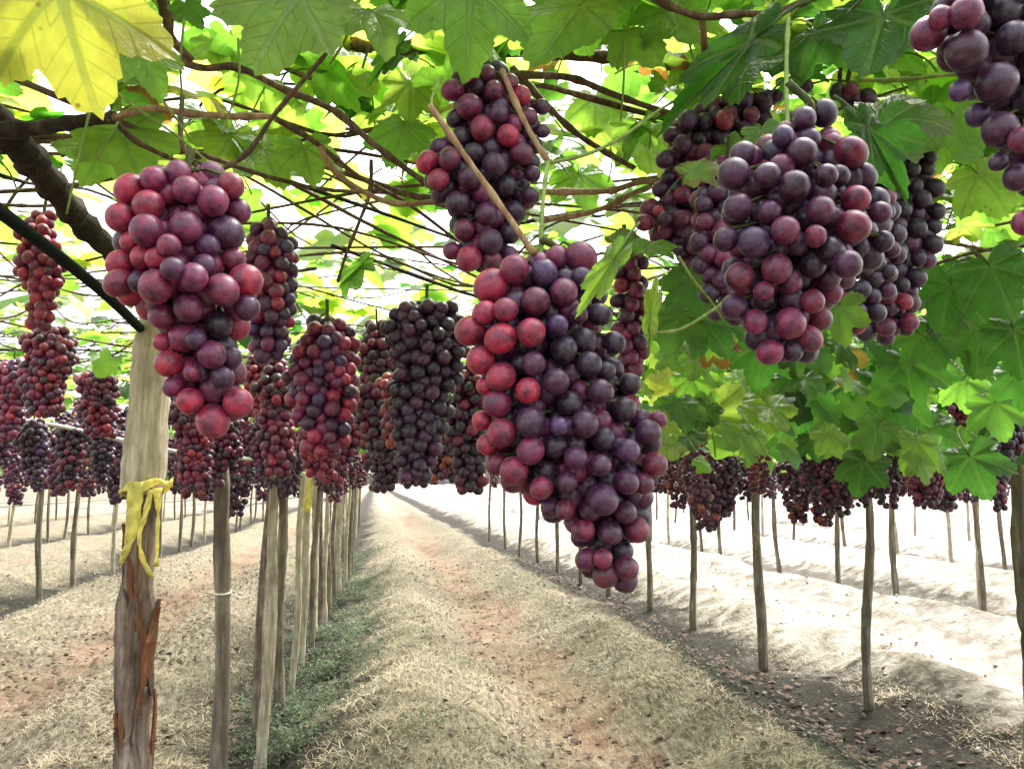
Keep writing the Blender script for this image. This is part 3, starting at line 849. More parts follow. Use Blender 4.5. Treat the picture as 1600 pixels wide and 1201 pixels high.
def make_cluster(label, group, rows, Y, rpx, front, mix, count, near=True, stem_top=None, depth_ratio=.72, stem_mat=None):
    """a bunch: the berries seen in front at their places, the rest packed round the stalk behind them"""
    prof = profile(rows)
    y0, y1 = rows[0][0], rows[-1][0]
    Fp = F / Y
    G, RAD, COLR = [], [], []
    def add(px, py, r, c, dy):
        G.append([px, py, dy]); RAD.append(r); COLR.append(c)
    for (px, py, r, c) in front:
        cx, hw = prof(py)
        u = max(-.98, min(.98, (px - cx) / max(hw, 1)))
        d = -depth_ratio * max(hw - r, 0) * math.sqrt(1 - u * u)
        if c == 'k': d += r * 1.1
        add(px, py, r, c, d)
    nf = len(G)
    # separate the listed berries in depth only
    for it in range(60):
        for i in range(nf):
            for j in range(i + 1, nf):
                dx, dy, dz = G[i][0] - G[j][0], G[i][1] - G[j][1], G[i][2] - G[j][2]
                need = 0.93 * (RAD[i] + RAD[j]); d2 = dx * dx + dy * dy
                if d2 < need * need:
                    want = math.sqrt(need * need - d2)
                    if abs(dz) < want:
                        push = min((want - abs(dz)) * .3, 3)
                        s = 1 if dz >= 0 else -1
                        G[i][2] += s * push * .5; G[j][2] -= s * push * .5
    arr = np.array(G).reshape(-1, 3); rad = np.array(RAD)
    tries = 0
    target = count + nf
    while len(arr) < target and tries < 9000:
        tries += 1
        py = rng.uniform(y0 + rpx * .6, y1 - rpx * .6)
        cx, hw = prof(py)
        r = rpx * rng.uniform(.84, 1.12)
        w = max(hw - r, 0)
        a = rng.uniform(0, 2 * math.pi)
        k = math.sqrt(rng.uniform(.45, 1.0)) if tries < 6000 else math.sqrt(rng.uniform(0, 1))
        p = np.array([cx + w * k * math.cos(a), py, w * k * depth_ratio * math.sin(a)])
        if nf and p[2] < 0 and k * abs(math.cos(a)) < .93: p[2] = abs(p[2]) * .7     # leave the front to the listed berries
        if len(arr):
            d = np.linalg.norm(arr - p, axis=1)
            if np.any(d < (.86 if tries < 5000 else .76) * (rad + r)): continue
        arr = np.vstack([arr, p]) if len(arr) else p[None]
        rad = np.append(rad, r)
        if isinstance(mix, str): COLR.append(mix[rng.integers(len(mix))])
        else: COLR.append(mix(p[0], p[1]))
    # to world
    def W(p):
        dY = p[2] / Fp
        q = P(p[0], p[1], Y)
        return q + np.array([-.0 * dY, dY, 0])
    def Wexact(p):
        return P(p[0], p[1], Y + p[2] / Fp)
    top_px = stem_top or (prof(y0)[0], y0 - rpx * 2, 0)
    base = P(top_px[0], top_px[1], Y)
    root = empty("grape_cluster", base, label, "grapes", group)
    meshes = GRAPE_NEAR if near else GRAPE_MID
    # stalk
    ctrl = [base] + [Wexact((prof(py)[0], py, 0)) for py in np.linspace(y0 + rpx, y1 - rpx, 5)]
    sp = smooth_path(ctrl, 6) - base
    SV, SF = tube_arrays(sp, np.linspace(.0032, .0016, len(sp)), 6, True)
    SV = [tuple(v) for v in SV]; SF = list(SF)
    for i in range(len(arr)):
        p = arr[i]; c = Wexact(p) if i < nf else Wexact(p)
        r = rad[i] * (Y + p[2] / Fp) / F * 1.0
        axis = Wexact((prof(p[1])[0], max(p[1] - rpx * .9, y0), 0))
        out = c - axis
        out = out / (np.linalg.norm(out) + 1e-9) + rng.normal(0, .25, 3) + np.array([0, 0, -.35])
        q = Vector((-out).tolist()).to_track_quat('Z', 'Y')
        o = bpy.data.objects.new("grape", meshes[rng.integers(len(meshes))])
        COL.objects.link(o)
        o.parent = root
        o.location = tuple((c - base).tolist())
        o.rotation_mode = 'QUATERNION'; o.rotation_quaternion = q
        o.scale = (float(r * rng.uniform(.96, 1.04)), float(r * rng.uniform(.96, 1.04)), float(r))
        o.color = tone_of(COLR[i])
        if near or i % 4 == 0:
            j = int(np.argmin(np.linalg.norm(sp + base - axis, axis=1)))
            s_in = Vector((-out).tolist()).normalized()
            st = np.array(c) + np.array(s_in) * r * .9 - base
            pv, pf = tube_arrays([sp[j], (sp[j] + st) / 2 + np.array([0, 0, .004]), st], [.0011, .0010, .0017], 4, False)
            n0 = len(SV); SV += [tuple(v) for v in pv]; SF += [tuple(n0 + k for k in f) for f in pf]
    obj("stalk", make_mesh("stalk", SV, SF, stem_mat or M_STALK), root)
    core = []
    for _ in range(5000):
        py = rng.uniform(y0 + rpx, y1 - rpx); cx, hw = prof(py)
        r = rpx * rng.uniform(.8, 1.05); w = max(hw - 1.3 * r, 0); a = rng.uniform(0, 6.283); k = math.sqrt(rng.random()) * .88
        p = np.array([cx + w * k * math.cos(a), py, w * k * depth_ratio * math.sin(a) + (.25 * rpx if nf else 0)])
        if nf and np.any(np.linalg.norm(arr[:nf] - p, axis=1) < .8 * (rad[:nf] + r)): continue
        if not nf and np.any(np.linalg.norm(arr - p, axis=1) < .62 * (rad + r)): continue
        if core and np.any(np.linalg.norm(np.array([c[:3] for c in core]) - p, axis=1) < 1.25 * rpx): continue
        core.append((*p, r))
    if core:
        sv = np.array([v.co[:] for v in GRAPE_MID[0].vertices])
        st_ = [(0, 1, 2)]
        Vc = np.vstack([sv * (c[3] * (Y + c[2] / Fp) / F) + (Wexact(c[:3]) - base) for c in core])
        polys = [tuple(p.vertices) for p in GRAPE_MID[0].polygons]
        Fcc = [tuple(i + q * len(sv) for i in p) for q in range(len(core)) for p in polys]
        me = make_mesh("inner_grapes", Vc, Fcc, M_GRAPE_FAR)
        tn = {'k': .15, 'd': .4, 'b': .35, 'm': .72, 'p': .7, 'r': .85, 'o': .97}
        mm = mix if isinstance(mix, str) else "dkm"
        at = me.attributes.new("tone", 'FLOAT', 'POINT')
        at.data.foreach_set("value", np.repeat([tn[mm[rng.integers(len(mm))]] for _ in core], len(sv)).astype(np.float32))
        ci = obj("inner_grapes", me, root); ci["kind"] = "stuff"
    NEAR_BOXES.append((min(r[1] for r in rows), y0, max(r[2] for r in rows), y1, Y))
    return root

def parse(s):
    out = []
    for tok in s.split():
        a, b, c, d = tok.split(',')
        out.append((float(a), float(b), float(c), d))
    return out

G_NEAR = "large bunches of grapes hanging close to the camera"
A_ = parse("203,296,23,r 240,280,20,p 278,270,19,p 291,296,21,p 333,314,24,p 361,290,21,r 232,321,24,r 188,340,22,r 373,329,19,p 229,360,25,p 291,356,25,p 353,364,27,d "
           "264,384,18,p 224,402,19,r 245,404,17,r 188,411,20,r 185,442,21,r 302,433,23,p 243,448,26,p 384,439,26,r 348,453,25,p 324,384,18,d 205,378,16,r 214,441,14,d "
           "295,481,23,p 386,481,20,d 253,494,20,p 287,527,21,p 306,530,16,d 331,554,21,p 264,567,20,r 300,582,13,p 271,604,16,p 297,626,20,r 335,607,22,p 372,629,22,r 333,657,25,r "
           "361,558,17,d 342,507,22,k 351,543,20,k 253,534,13,r 315,580,16,d 348,589,17,d 270,420,18,d 320,415,18,d 365,405,18,m")
make_cluster("red bunch with tapering tail hanging before the thick peeling post", G_NEAR,
             [(258, 255, 310), (280, 200, 378), (330, 168, 394), (400, 168, 380), (450, 165, 412), (500, 228, 410), (560, 244, 385), (630, 272, 394), (684, 308, 360)],
             .66, 22, A_, "rppdm", 60, True, (300, 232, 0))

B_ = parse("768,447,28,r 804,421,24,p 851,426,22,b 908,403,27,p 837,470,23,p 881,456,23,p 758,489,20,r 790,484,20,r 734,517,24,r 782,529,25,r 830,519,23,r 751,563,23,r 783,589,23,r 825,610,21,r "
           "869,596,22,d 777,631,22,p 758,603,14,r 939,612,21,d 872,507,16,b 909,433,17,b 904,491,15,d 937,491,19,k 881,545,22,k 921,568,21,k 946,580,17,k 834,568,20,d 911,533,23,k "
           "784,676,24,r 762,694,18,r 753,657,16,r 829,704,22,p 776,725,18,p 803,735,23,r 830,660,24,d 914,662,22,d 874,666,15,b 981,704,20,b 900,715,19,d 938,727,18,d 979,753,20,d 941,780,26,d "
           "886,753,17,d 846,762,18,m 1013,676,22,d 1023,725,20,m 1005,755,17,m 862,792,17,d 883,795,16,m 923,795,19,d 911,827,19,m 953,832,20,d 995,827,20,m 977,800,19,d 916,873,17,p 942,872,16,p "
           "946,898,21,m 979,887,19,m 972,860,17,k 1028,655,14,p 853,735,20,k 867,697,20,k 942,685,20,k 951,750,18,k 975,640,20,k 890,630,20,k 985,600,18,k 960,535,19,k")
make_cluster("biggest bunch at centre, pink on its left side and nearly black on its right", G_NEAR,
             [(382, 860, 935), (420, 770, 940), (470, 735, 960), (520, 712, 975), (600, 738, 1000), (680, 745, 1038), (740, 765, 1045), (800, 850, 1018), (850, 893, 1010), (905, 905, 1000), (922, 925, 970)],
             .66, 21, B_, lambda x, y: ("rrpm" if x < 840 else "dkkd")[rng.integers(4)], 100, True, (846, 372, 0))  # redder left, darker right: the fall of light put into berry colours

B2_ = parse("707,141,18,p 733,167,22,p 755,201,22,r 794,212,19,r 772,141,16,p 797,128,14,p 814,150,17,r 826,183,15,p 847,167,13,d 779,177,17,d 815,240,19,p 773,257,20,d 668,254,19,r 703,248,18,m "
            "685,281,18,r 733,278,18,d 715,317,19,d 760,335,18,d 725,359,17,p 766,377,20,d 706,392,15,p 733,404,21,r 829,305,14,d 790,290,18,k 805,330,17,k 796,365,17,k 796,398,15,d 769,407,17,m "
            "847,205,12,d 832,272,14,d 725,105,13,m 735,120,13,m 743,96,9,p 712,185,15,k 720,215,17,k 740,240,18,k")
make_cluster("narrow red bunch behind the tan cane, straight above the biggest bunch", G_NEAR,
             [(92, 712, 760), (130, 690, 830), (200, 695, 858), (250, 650, 850), (300, 668, 842), (350, 700, 832), (400, 692, 820), (432, 715, 800)],
             .85, 18, B2_, "mpddk", 70, True, (770, 66, 0))

C_ = parse("1258,185,20,d 1287,177,24,k 1224,214,20,b 1254,238,26,d 1329,238,28,m 1147,272,28,d 1199,274,22,d 1241,291,27,d 1291,274,20,d 1282,329,26,d 1202,332,21,d 1153,324,25,d 1337,311,24,m 1375,332,19,d "
           "1333,353,28,m 1227,360,26,p 1178,379,27,b 1134,374,21,d 1214,420,26,m 1155,432,24,m 1147,479,22,d 1180,503,21,p 1234,505,27,p 1203,550,21,p 1324,413,25,d 1193,455,17,p 1274,369,20,p "
           "1269,471,21,m 1264,529,22,m 1248,430,24,k 1269,413,24,k 1227,463,22,k 1379,377,19,k 1298,392,24,k 1310,275,20,k 1260,340,20,k")
make_cluster("big dusky purple bunch on the upright green stem at right", G_NEAR,
             [(152, 1245, 1310), (200, 1205, 1320), (250, 1125, 1360), (320, 1120, 1395), (380, 1112, 1400), (440, 1125, 1355), (500, 1140, 1300), (550, 1180, 1290), (574, 1190, 1225)],
             .60, 24, C_, "ddkmk", 80, True, (1231, 128, 0))

C3_ = parse("1075,187,17,b 1132,187,17,r 1048,211,14,d 1039,249,16,d 1066,225,16,d 1101,238,16,p 1127,216,16,k 1165,201,15,d 1174,179,14,p 1163,156,15,b 1194,155,14,b 1213,150,12,d 1066,304,14,p 1108,306,15,p "
            "1007,348,15,p 1029,330,10,r 1039,341,12,d 1064,341,14,p 1094,337,13,r 1127,341,12,m 1044,277,12,k 1094,218,12,k 1095,270,14,k 1085,385,14,p 1107,405,14,p 1098,440,12,d 1075,365,13,d")
make_cluster("loose bunch half hidden left of the big dusky one at right", G_NEAR,
             [(142, 1140, 1225), (185, 1050, 1215), (220, 1030, 1185), (280, 1028, 1140), (330, 992, 1150), (370, 1000, 1150), (420, 1065, 1140), (470, 1085, 1140)],
             1.02, 16, C3_, "dkpdm", 62, True, (1150, 110, 0))

C2_ = parse("1461,294,17,k 1441,311,16,k 1453,245,13,k 1385,293,16,b 1363,280,16,b 1432,356,17,k 1458,382,17,k 1432,434,17,k 1366,437,14,d 1382,421,13,d 1408,445,14,k 1332,453,15,k 1387,461,16,m 1413,471,14,r "
            "1353,474,14,d 1421,503,16,m 1384,511,17,m 1353,518,17,k 1403,393,18,k 1411,327,16,k 1405,280,15,k 1425,265,15,k 1260,135,12,k 1330,140,15,m")
make_cluster("almost black bunch tucked behind the right side of the big dusky one", G_NEAR,
             [(130, 1280, 1350), (180, 1320, 1400), (240, 1345, 1468), (300, 1345, 1482), (380, 1335, 1478), (440, 1318, 1452), (500, 1325, 1440), (540, 1340, 1410)],
             .96, 17, C2_, "kkdk", 85, True, (1330, 100, 0))

D_ = parse("1450,53,31,p 1510,20,30,p 1510,80,38,d 1557,130,37,d 1500,142,20,b 1528,180,22,b 1563,203,32,d 1597,218,24,p 1590,277,26,d 1600,348,22,p 1560,253,17,b 1567,20,32,k 1583,60,30,k 1610,100,32,k 1605,160,28,k 1470,28,22,p "
           "1640,60,34,d 1650,150,34,d 1650,230,32,d 1640,300,28,d 1545,-25,32,d 1490,-35,30,d 1610,-30,32,d")
make_cluster("purple bunch of very large grapes in the top right corner", G_NEAR,
             [(-70, 1490, 1660), (0, 1430, 1690), (60, 1420, 1700), (140, 1482, 1700), (220, 1530, 1690), (290, 1565, 1680), (372, 1582, 1630)],
             .46, 32, D_, "dkd", 30, True, (1580, -130, 0))

G_MID = "middle distance bunches of grapes under the canopy"
def mid(label, rows, Y, rpx, mix, n, **kw):
    return make_cluster(label, G_MID, rows, Y, rpx * 1.1, [], mix, int(n * .84), False, **kw)
def cone(l, t, r, b, tail=.35):
    w = r - l; h = b - t; c = (l + r) / 2
    j = rng.uniform(-.13, .13, 12) * w
    lean = rng.uniform(-.10, .10) * w
    sh = rng.uniform(.10, .26)
    return [(t, c - w * .2 + j[0], c + w * .24 + j[1]), (t + h * sh, l + max(j[2], 0), r + min(j[3], 0)), (t + h * (sh + .14), l + w * .05 + j[4], r - w * .05 + j[5]), (t + h * .55, l + w * .08 + j[6], r - w * .10 + j[7]),
            (t + h * .78, c - w * .32 + j[8] * .7 + lean, c + w * .28 + j[9] * .7 + lean), (b, c - w * tail * .42 + lean * 1.6, c + w * tail * .42 + lean * 1.6)]
mid("purple bunch directly right of the red bunch with the tapering tail", [(345, 396, 442), (380, 378, 468), (430, 370, 478), (500, 376, 466), (540, 384, 456), (564, 400, 440)], 1.30, 11.5, "ppdrb", 105)
mid("red and violet bunch between the red tailed bunch and the black one", cone(440, 492, 582, 715, .6), 1.38, 11, "rpdprb", 120)
mid("black broad bunch just left of the biggest centre bunch", cone(588, 468, 742, 752, .5), 1.34, 11, "kkkd", 140)
mid("small orange red bunch peeping out under the black broad one", cone(584, 580, 642, 706, .5), 1.75, 8.5, "orom", 44)
mid("red bunch showing behind the right edge of the biggest centre bunch", [(380, 940, 1010), (430, 950, 1022), (500, 950, 1020), (600, 960, 1014), (660, 960, 1010)], 1.12, 13, "rmdmp", 62)
mid("loose bright red bunch behind the black hose at far left", [(330, 55, 90), (360, 18, 95), (420, 14, 108), (460, 40, 96), (515, 38, 82)], 1.62, 9.2, "rrprr", 62)
mid("dense pinkish bunch below the loose bright red one at far left", cone(20, 512, 124, 652, .7), 2.35, 6.4, "pprd", 130)
mid("dark bunch right of the dense pinkish one at far left", cone(112, 580, 197, 684, .7), 2.6, 5.8, "dppr", 90)
mid("pink bunch in the gap between red tailed bunch and violet bunch", cone(366, 552, 450, 655, .7), 2.5, 6.2, "rrpm", 80)
mid("dark violet bunch above the pale cord beside the peeling post", cone(254, 600, 345, 765, .6), 2.7, 6.0, "dppr", 110)
mid("pinkish small bunch hanging under the red and violet one", cone(444, 630, 545, 748, .6), 2.4, 6.6, "rprp", 80)
mid("bluish bunch lowest over the end of the track", cone(560, 675, 650, 770, .6), 2.9, 6.0, "dbdk", 80)
mid("dark red bunch low between the black bunch and centre bunch", cone(660, 640, 762, 752, .6), 2.3, 7.0, "mdko", 80)
mid("dark bunch with few reddish berries behind pale cord at left", cone(20, 655, 82, 752, .6), 3.0, 5.6, "dkbk", 70)
mid("black bunch second from left under the pale cord", cone(84, 660, 142, 765, .6), 3.2, 5.4, "kkdm", 70)
mid("black bunch against the left side of the peeling post", cone(138, 655, 192, 755, .6), 3.4, 5.2, "kkd", 70)
mid("dark bunch over the grey barked second post", cone(378, 650, 442, 745, .6), 3.1, 5.4, "dppb", 70)
mid("small reddish bunch among the leaves at right by the edge post", cone(1462, 592, 1548, 668, .7), 2.6, 6.0, "prmd", 60)
mid("black bunch at the right edge above the thick grey post", cone(1535, 590, 1625, 712, .6), 2.2, 7.0, "kkd", 70)
mid("dark bunch hanging behind the lowest leaf at right", cone(1535, 690, 1590, 800, .5), 2.6, 6.0, "kkm", 60)

mid("dusky bunch joining the loose one to the big dusky one at right", [(250, 1100, 1180), (300, 1075, 1190), (380, 1065, 1180), (450, 1085, 1175), (505, 1110, 1165)], .86, 16, "dkpd", 44)
mid("shadowed bunch between big dusky one and almost black one", [(250, 1310, 1390), (320, 1310, 1420), (400, 1300, 1420), (470, 1300, 1400), (520, 1320, 1380)], .80, 17, "kkdm", 44)
mid("violet bunch in the shade behind the black broad bunch", cone(540, 500, 640, 720, .6), 1.95, 8.2, "pdmk", 110)
mid("dark red bunch under the grey barked post's top, left of the violet one", cone(388, 560, 480, 742, .6), 2.15, 7.4, "rpdp", 90)
mid("almost black bunch behind the lower left of the biggest bunch", cone(690, 560, 790, 770, .6), 1.7, 9.0, "kdkm", 100)
mid("dark bunch behind the lower tail of the red and violet one", cone(486, 600, 590, 755, .6), 2.6, 6.4, "dprp", 90)
mid("plum bunch filling the gap over the far left row posts", cone(610, 640, 700, 762, .6), 3.0, 5.8, "dpkk", 80)
mid("reddish bunch at far left, behind the dense pinkish one", cone(-20, 560, 60, 690, .6), 2.9, 6.0, "rmdp", 80)
mid("dark plum bunch peeping out right of the peeling post", cone(300, 640, 385, 768, .6), 3.2, 5.6, "dppk", 70)

# distant bunches: joined berries, shared meshes
def far_cluster_mesh(seed, n, sub):
    rs = np.random.default_rng(seed)
    pts = []
    L, wid = 1.0, .30
    while len(pts) < n:
        t = rs.random(); z = -t * L
        w = wid * (min(t * 5, 1)) * (1 - .65 * t)
        a = rs.uniform(0, 6.28); k = math.sqrt(rs.uniform(.5, 1))
        p = np.array([w * k * math.cos(a), w * k * math.sin(a), z])
        if all(np.linalg.norm(p - q) > .068 for q in pts) or rs.random() < .02: pts.append(p)
    if sub:
        t = (1 + 5 ** .5) / 2
        sv = np.array([(-1, t, 0), (1, t, 0), (-1, -t, 0), (1, -t, 0), (0, -1, t), (0, 1, t), (0, -1, -t), (0, 1, -t), (t, 0, -1), (t, 0, 1), (-t, 0, -1), (-t, 0, 1)], float)
        sv /= np.linalg.norm(sv[0])
        sf = np.array([(0, 11, 5), (0, 5, 1), (0, 1, 7), (0, 7, 10), (0, 10, 11), (1, 5, 9), (5, 11, 4), (11, 10, 2), (10, 7, 6), (7, 1, 8), (3, 9, 4), (3, 4, 2), (3, 2, 6), (3, 6, 8), (3, 8, 9), (4, 9, 5), (2, 4, 11), (6, 2, 10), (8, 6, 7), (9, 8, 1)])
    else:
        sv = np.array([(1, 0, 0), (0, 1, 0), (-1, 0, 0), (0, -1, 0), (0, 0, 1), (0, 0, -1)], float)
        sf = np.array([(0, 1, 4), (1, 2, 4), (2, 3, 4), (3, 0, 4), (1, 0, 5), (2, 1, 5), (3, 2, 5), (0, 3, 5)])
    pts = np.array(pts); r = rs.uniform(.047, .062, len(pts))
    V = pts[:, None, :] + sv[None] * r[:, None, None]
    T = sf[None] + (np.arange(len(pts)) * len(sv))[:, None, None]
    tone = np.clip(rs.normal((.45, .62, .3, .74)[seed % 4], .2, len(pts)), 0, 1)
    return V.reshape(-1, 3), T.reshape(-1, 3), np.repeat(tone, len(sv))
FARC = []
for s in range(8):
    V, T, tn = far_cluster_mesh(s, 88, True)
    FARC.append(bulk_mesh("grape_cluster", V, T, M_GRAPE_FAR, True, {"tone": ('FLOAT', tn)}))
USED = set()
POSTS = [(o['label'], o.location.x, o.location.y) for o in scene.objects if o.get('category') == 'post' and len(o['label'].split()) <= 12 and 'tiny' not in o['label']]
def far_bunches():
    n = 0
    spots = []
    for k in range(125, 400):
        for _ in range(40):
            Y = 3.6 + 14 * rng.random() ** 1.3
            x = rng.uniform(-Y * .52 - .3, Y * .80 + .4)
            px, py, z = pix(np.array([x, Y, CZ + .3]))
            if not (-60 < px < 1660): continue
            if -0.1 < x < 2.0 and rng.random() < .55 and Y > 5: continue   # fewer right over the track
            if 1020 < px < 1600 and Y < 4.2: continue
            if px > 700 and rng.random() < .3: continue
            break
        if k >= 285:
            Y = rng.uniform(3.6, 8.5) if k < 350 else rng.uniform(3.2, 6.5)
            x = float(P(rng.uniform(-30, 560) if k < 350 else rng.uniform(1035, 1560), 700, Y)[0])
        right = x > 1.4
        L = rng.uniform(.24, .36) * (1 if Y < 9 else 1.15)
        top = CZ + rng.uniform(.34, .50) - (.12 if right else 0) - (.05 if Y > 8 else 0)
        if k >= 285: top = CZ + (rng.uniform(.20, .36) if k < 350 else rng.uniform(.14, .26))
        o = obj("grape_cluster", FARC[rng.integers(len(FARC))], None, (x, Y, top), (rng.uniform(-.08, .08), rng.uniform(-.08, .08), rng.random() * 6), (L, L, L))
        if x < ROW0: lab, g = "small dark bunch among many hanging over the left alleys", "distant bunches over the left alleys"
        elif x < 2.6: lab, g = "small dark bunch hanging over the far part of the track", "distant bunches over the track"
        else: lab, g = "small dark bunch in the low fringe over the bright soil at right", "distant bunches over the right alleys"
        if Y < 9:
            best = None
            for (ql, qx, qy) in POSTS:
                if abs(qy - Y) > 2.2: continue
                d = abs(585 + F * qx / qy - 585 - F * x / Y)
                if best is None or d < best[0]: best = (d, ql, F * qx / qy - F * x / Y)
            if best and best[0] < 130:
                where = "over" if best[0] < 14 else "left of" if best[2] > 0 else "right of"
                cand = f"{('purplish', 'dark', 'nearly black', 'reddish')[FARC.index(o.data) % 4]} bunch {'just ' if best[0] < 50 and where != 'over' else ''}{where} the {best[1]}"
                if cand not in USED and len(cand.split()) <= 16:
                    lab = cand; USED.add(cand)
        tag(o, lab, "grapes", g)
    # the rest of the crop, farther off: one mass
    Vs, Ts, tn, off = [], [], [], 0
    for s in range(3):
        V, T, t = far_cluster_mesh(40 + s, 34, False)
        for k in range(200):
            Y = rng.uniform(12, 38); x = rng.uniform(-15, 20)
            L = rng.uniform(.3, .45)
            Vs.append(V * np.array([L * 1.1, L * 1.1, L]) + np.array([x, Y, CZ + rng.uniform(.3, .48)])); Ts.append(T + off); tn.append(t); off += len(V)
        for k in range(75):
            Y = rng.uniform(8.5, 17); x = rng.uniform(3.2, 3.2 + Y * .62)
            L = rng.uniform(.28, .4)
            Vs.append(V * np.array([L * 1.15, L * 1.15, L]) + np.array([x, Y, CZ + rng.uniform(.18, .36)])); Ts.append(T + off); tn.append(t); off += len(V)
    me = bulk_mesh("distant_grapes", np.vstack(Vs), np.vstack(Ts), M_GRAPE_FAR, True, {"tone": ('FLOAT', np.concatenate(tn))})
    tag(obj("distant_grapes", me), "mass of far grape bunches under the end of the canopy", None, None, "stuff")
far_bunches()

# ------------------------------------------------------------------ vines: trunk, cordon, canes, leaves
VINES = {}
def add_vine(key, x, y, label, trunk_r=.022, visible_trunk=True):
    base = np.array([x, y, ground_z(x, y)])
    root = empty("grapevine", base, label, "grapevine", "grapevines trained over the alleys")
    hgt = CZ + .52 - base[2]
    t = np.linspace(0, 1, 16); ph = rng.uniform(0, 6, 3)
    pts = np.stack([.04 * np.sin(5 * t + ph[0]) * t, .035 * np.sin(4 * t + ph[1]) * t, t * (hgt + .1) - .1], 1)
    V, Fc = tube_arrays(pts, trunk_r * (1.15 - .35 * t + .06 * np.sin(17 * t + ph[2])), 10, True, .07, int(abs(x * 10 + y * 7)))
    obj("trunk", make_mesh("trunk", V, Fc, M_POST_BARK if abs(x - 2.9) > .5 else M_POST_GREY), root)
    VINES[key] = (root, base, [])
    return root

add_vine("L0", -0.98, 0.95, "nearest grapevine, its gnarled dark arm entering from the upper left")
add_vine("L1", -0.60, 4.95, "grapevine with thin dark trunk beside the third left row post")
add_vine("L2", -0.50, 8.75, "grapevine with dark trunk deeper along the left row")
add_vine("R0", 2.95, 2.55, "grapevine whose leaves and shoots overhang the upper right")
add_vine("R1", float(P(1188, 900, 6.4)[0]), 6.4, "grapevine with forked pale trunk on the right row", .034)
add_vine("R2", float(P(1014, 850, 9.1)[0]), 9.1, "grapevine with slim straight trunk left of the forked one", .028)
add_vine("LL", -4.0, 6.9, "grapevine on the neighbouring row at the far left")
add_vine("RR", 6.3, 8.2, "grapevine on the neighbouring row over the bright soil at right")

def cane(key, ctrl, r0, r1, mat, name="cane", sides=7, per=7, nodes=True):
    root, base, _ = VINES[key]
    pts = smooth_path(ctrl, per) - base
    if name == 'cane': r0, r1 = r0 * .82, r1 * .82
    n = len(pts)
    L = np.concatenate([[0], np.cumsum(np.linalg.norm(np.diff(pts, axis=0), axis=1))])
    rad = np.interp(np.linspace(0, 1, n), [0, 1], [r0, r1])
    if nodes: rad = rad * (1 + .34 * np.exp(-((L % .075) - .0375) ** 2 / (2 * .006 ** 2)) + .05 * rng.standard_normal(n))
    V, Fc = tube_arrays(pts, rad, sides, True, .03, int(rng.integers(9999)))
    return obj(name, make_mesh(name, V, Fc, mat), root)

def pc(key, pts, r0, r1, mat, name="cane", **kw):
    return cane(key, [P(*p) for p in pts], r0, r1, mat, name, **kw)

# gnarled arm of the nearest vine
pc("L0", [(-170, 60, 1.05), (-80, 120, 1.12), (0, 195, 1.2), (70, 275, 1.34), (130, 350, 1.5), (190, 410, 1.72), (225, 470, 1.98)], .023, .017, M_BARK, "cordon", sides=12, per=10)
pc("L0", [(-20, 205, 1.16), (60, 200, 1.15), (120, 190, 1.12), (180, 184, 1.1)], .014, .008, M_BARK, "cane")
pc("L0", [(170, 187, 1.1), (230, 170, 1.08), (300, 178, 1.06), (365, 182, 1.05), (428, 182, 1.04)], .0055, .0045, M_CANE_TAN)
pc("L0", [(180, 186, 1.1), (205, 215, 1.12), (250, 240, 1.15), (300, 262, 1.2), (350, 290, 1.3)], .005, .0035, M_CANE)
pc("L0", [(285, 150, .98), (283, 215, .96), (300, 250, .94), (335, 266, .92), (385, 240, .9), (428, 180, .88), (470, 130, .86), (512, 80, .84), (550, 20, .82), (575, -30, .8)], .0034, .0028, M_CANE)
pc("L0", [(245, 75, 1.1), (310, 105, 1.1), (370, 105, 1.08), (440, 138, 1.07), (520, 172, 1.06), (580, 222, 1.06), (640, 268, 1.08), (705, 312, 1.1)], .0062, .005, M_CANE)
pc("L0", [(360, 60, 1.2), (420, 95, 1.2), (480, 120, 1.2), (560, 140, 1.2)], .005, .004, M_CANE)
pc("L0", [(250, -20, 1.05), (262, 30, 1.05), (268, 60, 1.06), (300, 95, 1.08)], .009, .006, M_CANE)
pc("L0", [(430, 185, 1.1), (490, 220, 1.14), (560, 275, 1.2), (640, 320, 1.3), (720, 380, 1.45)], .005, .0035, M_CANE)
pc("L0", [(500, 230, .95), (520, 265, .95), (565, 298, .95), (620, 318, .94), (702, 313, .92)], .0042, .0034, M_CANE_TAN)
pc("L0", [(580, 250, 1.1), (578, 300, 1.1), (562, 345, 1.12), (540, 400, 1.15), (528, 440, 1.2)], .0034, .0025, M_CANE)
pc("L0", [(0, 320, 1.7), (60, 322, 1.7), (120, 318, 1.72)], .004, .004, M_CANE)
# canes over the centre
pc("R0", [(520, 60, 1.25), (600, 78, 1.22), (700, 72, 1.2), (800, 80, 1.18), (900, 86, 1.16), (1000, 92, 1.14), (1100, 90, 1.12), (1200, 76, 1.1), (1330, 60, 1.1)], .0115, .0095, M_CANE)
pc("R0", [(770, 118, 1.02), (850, 118, 1.02), (900, 124, 1.02), (960, 148, 1.04), (1030, 172, 1.06), (1120, 196, 1.1)], .0062, .0045, M_CANE)
pc("R0", [(800, 105, 1.1), (850, 160, 1.1), (900, 208, 1.12), (950, 240, 1.14), (990, 262, 1.16)], .006, .0045, M_CANE)
pc("R0", [(672, 165, .72), (700, 205, .71), (740, 262, .69), (785, 325, .67), (835, 396, .64)], .0034, .0030, M_CANE_TAN)
pc("R0", [(785, 110, .78), (805, 160, .77), (830, 210, .75), (856, 252, .73)], .0034, .0030, M_CANE_TAN)
pc("R0", [(856, 252, .73), (850, 300, .7), (846, 350, .675), (845, 410, .655)], .0025, .0022, M_SHOOT)
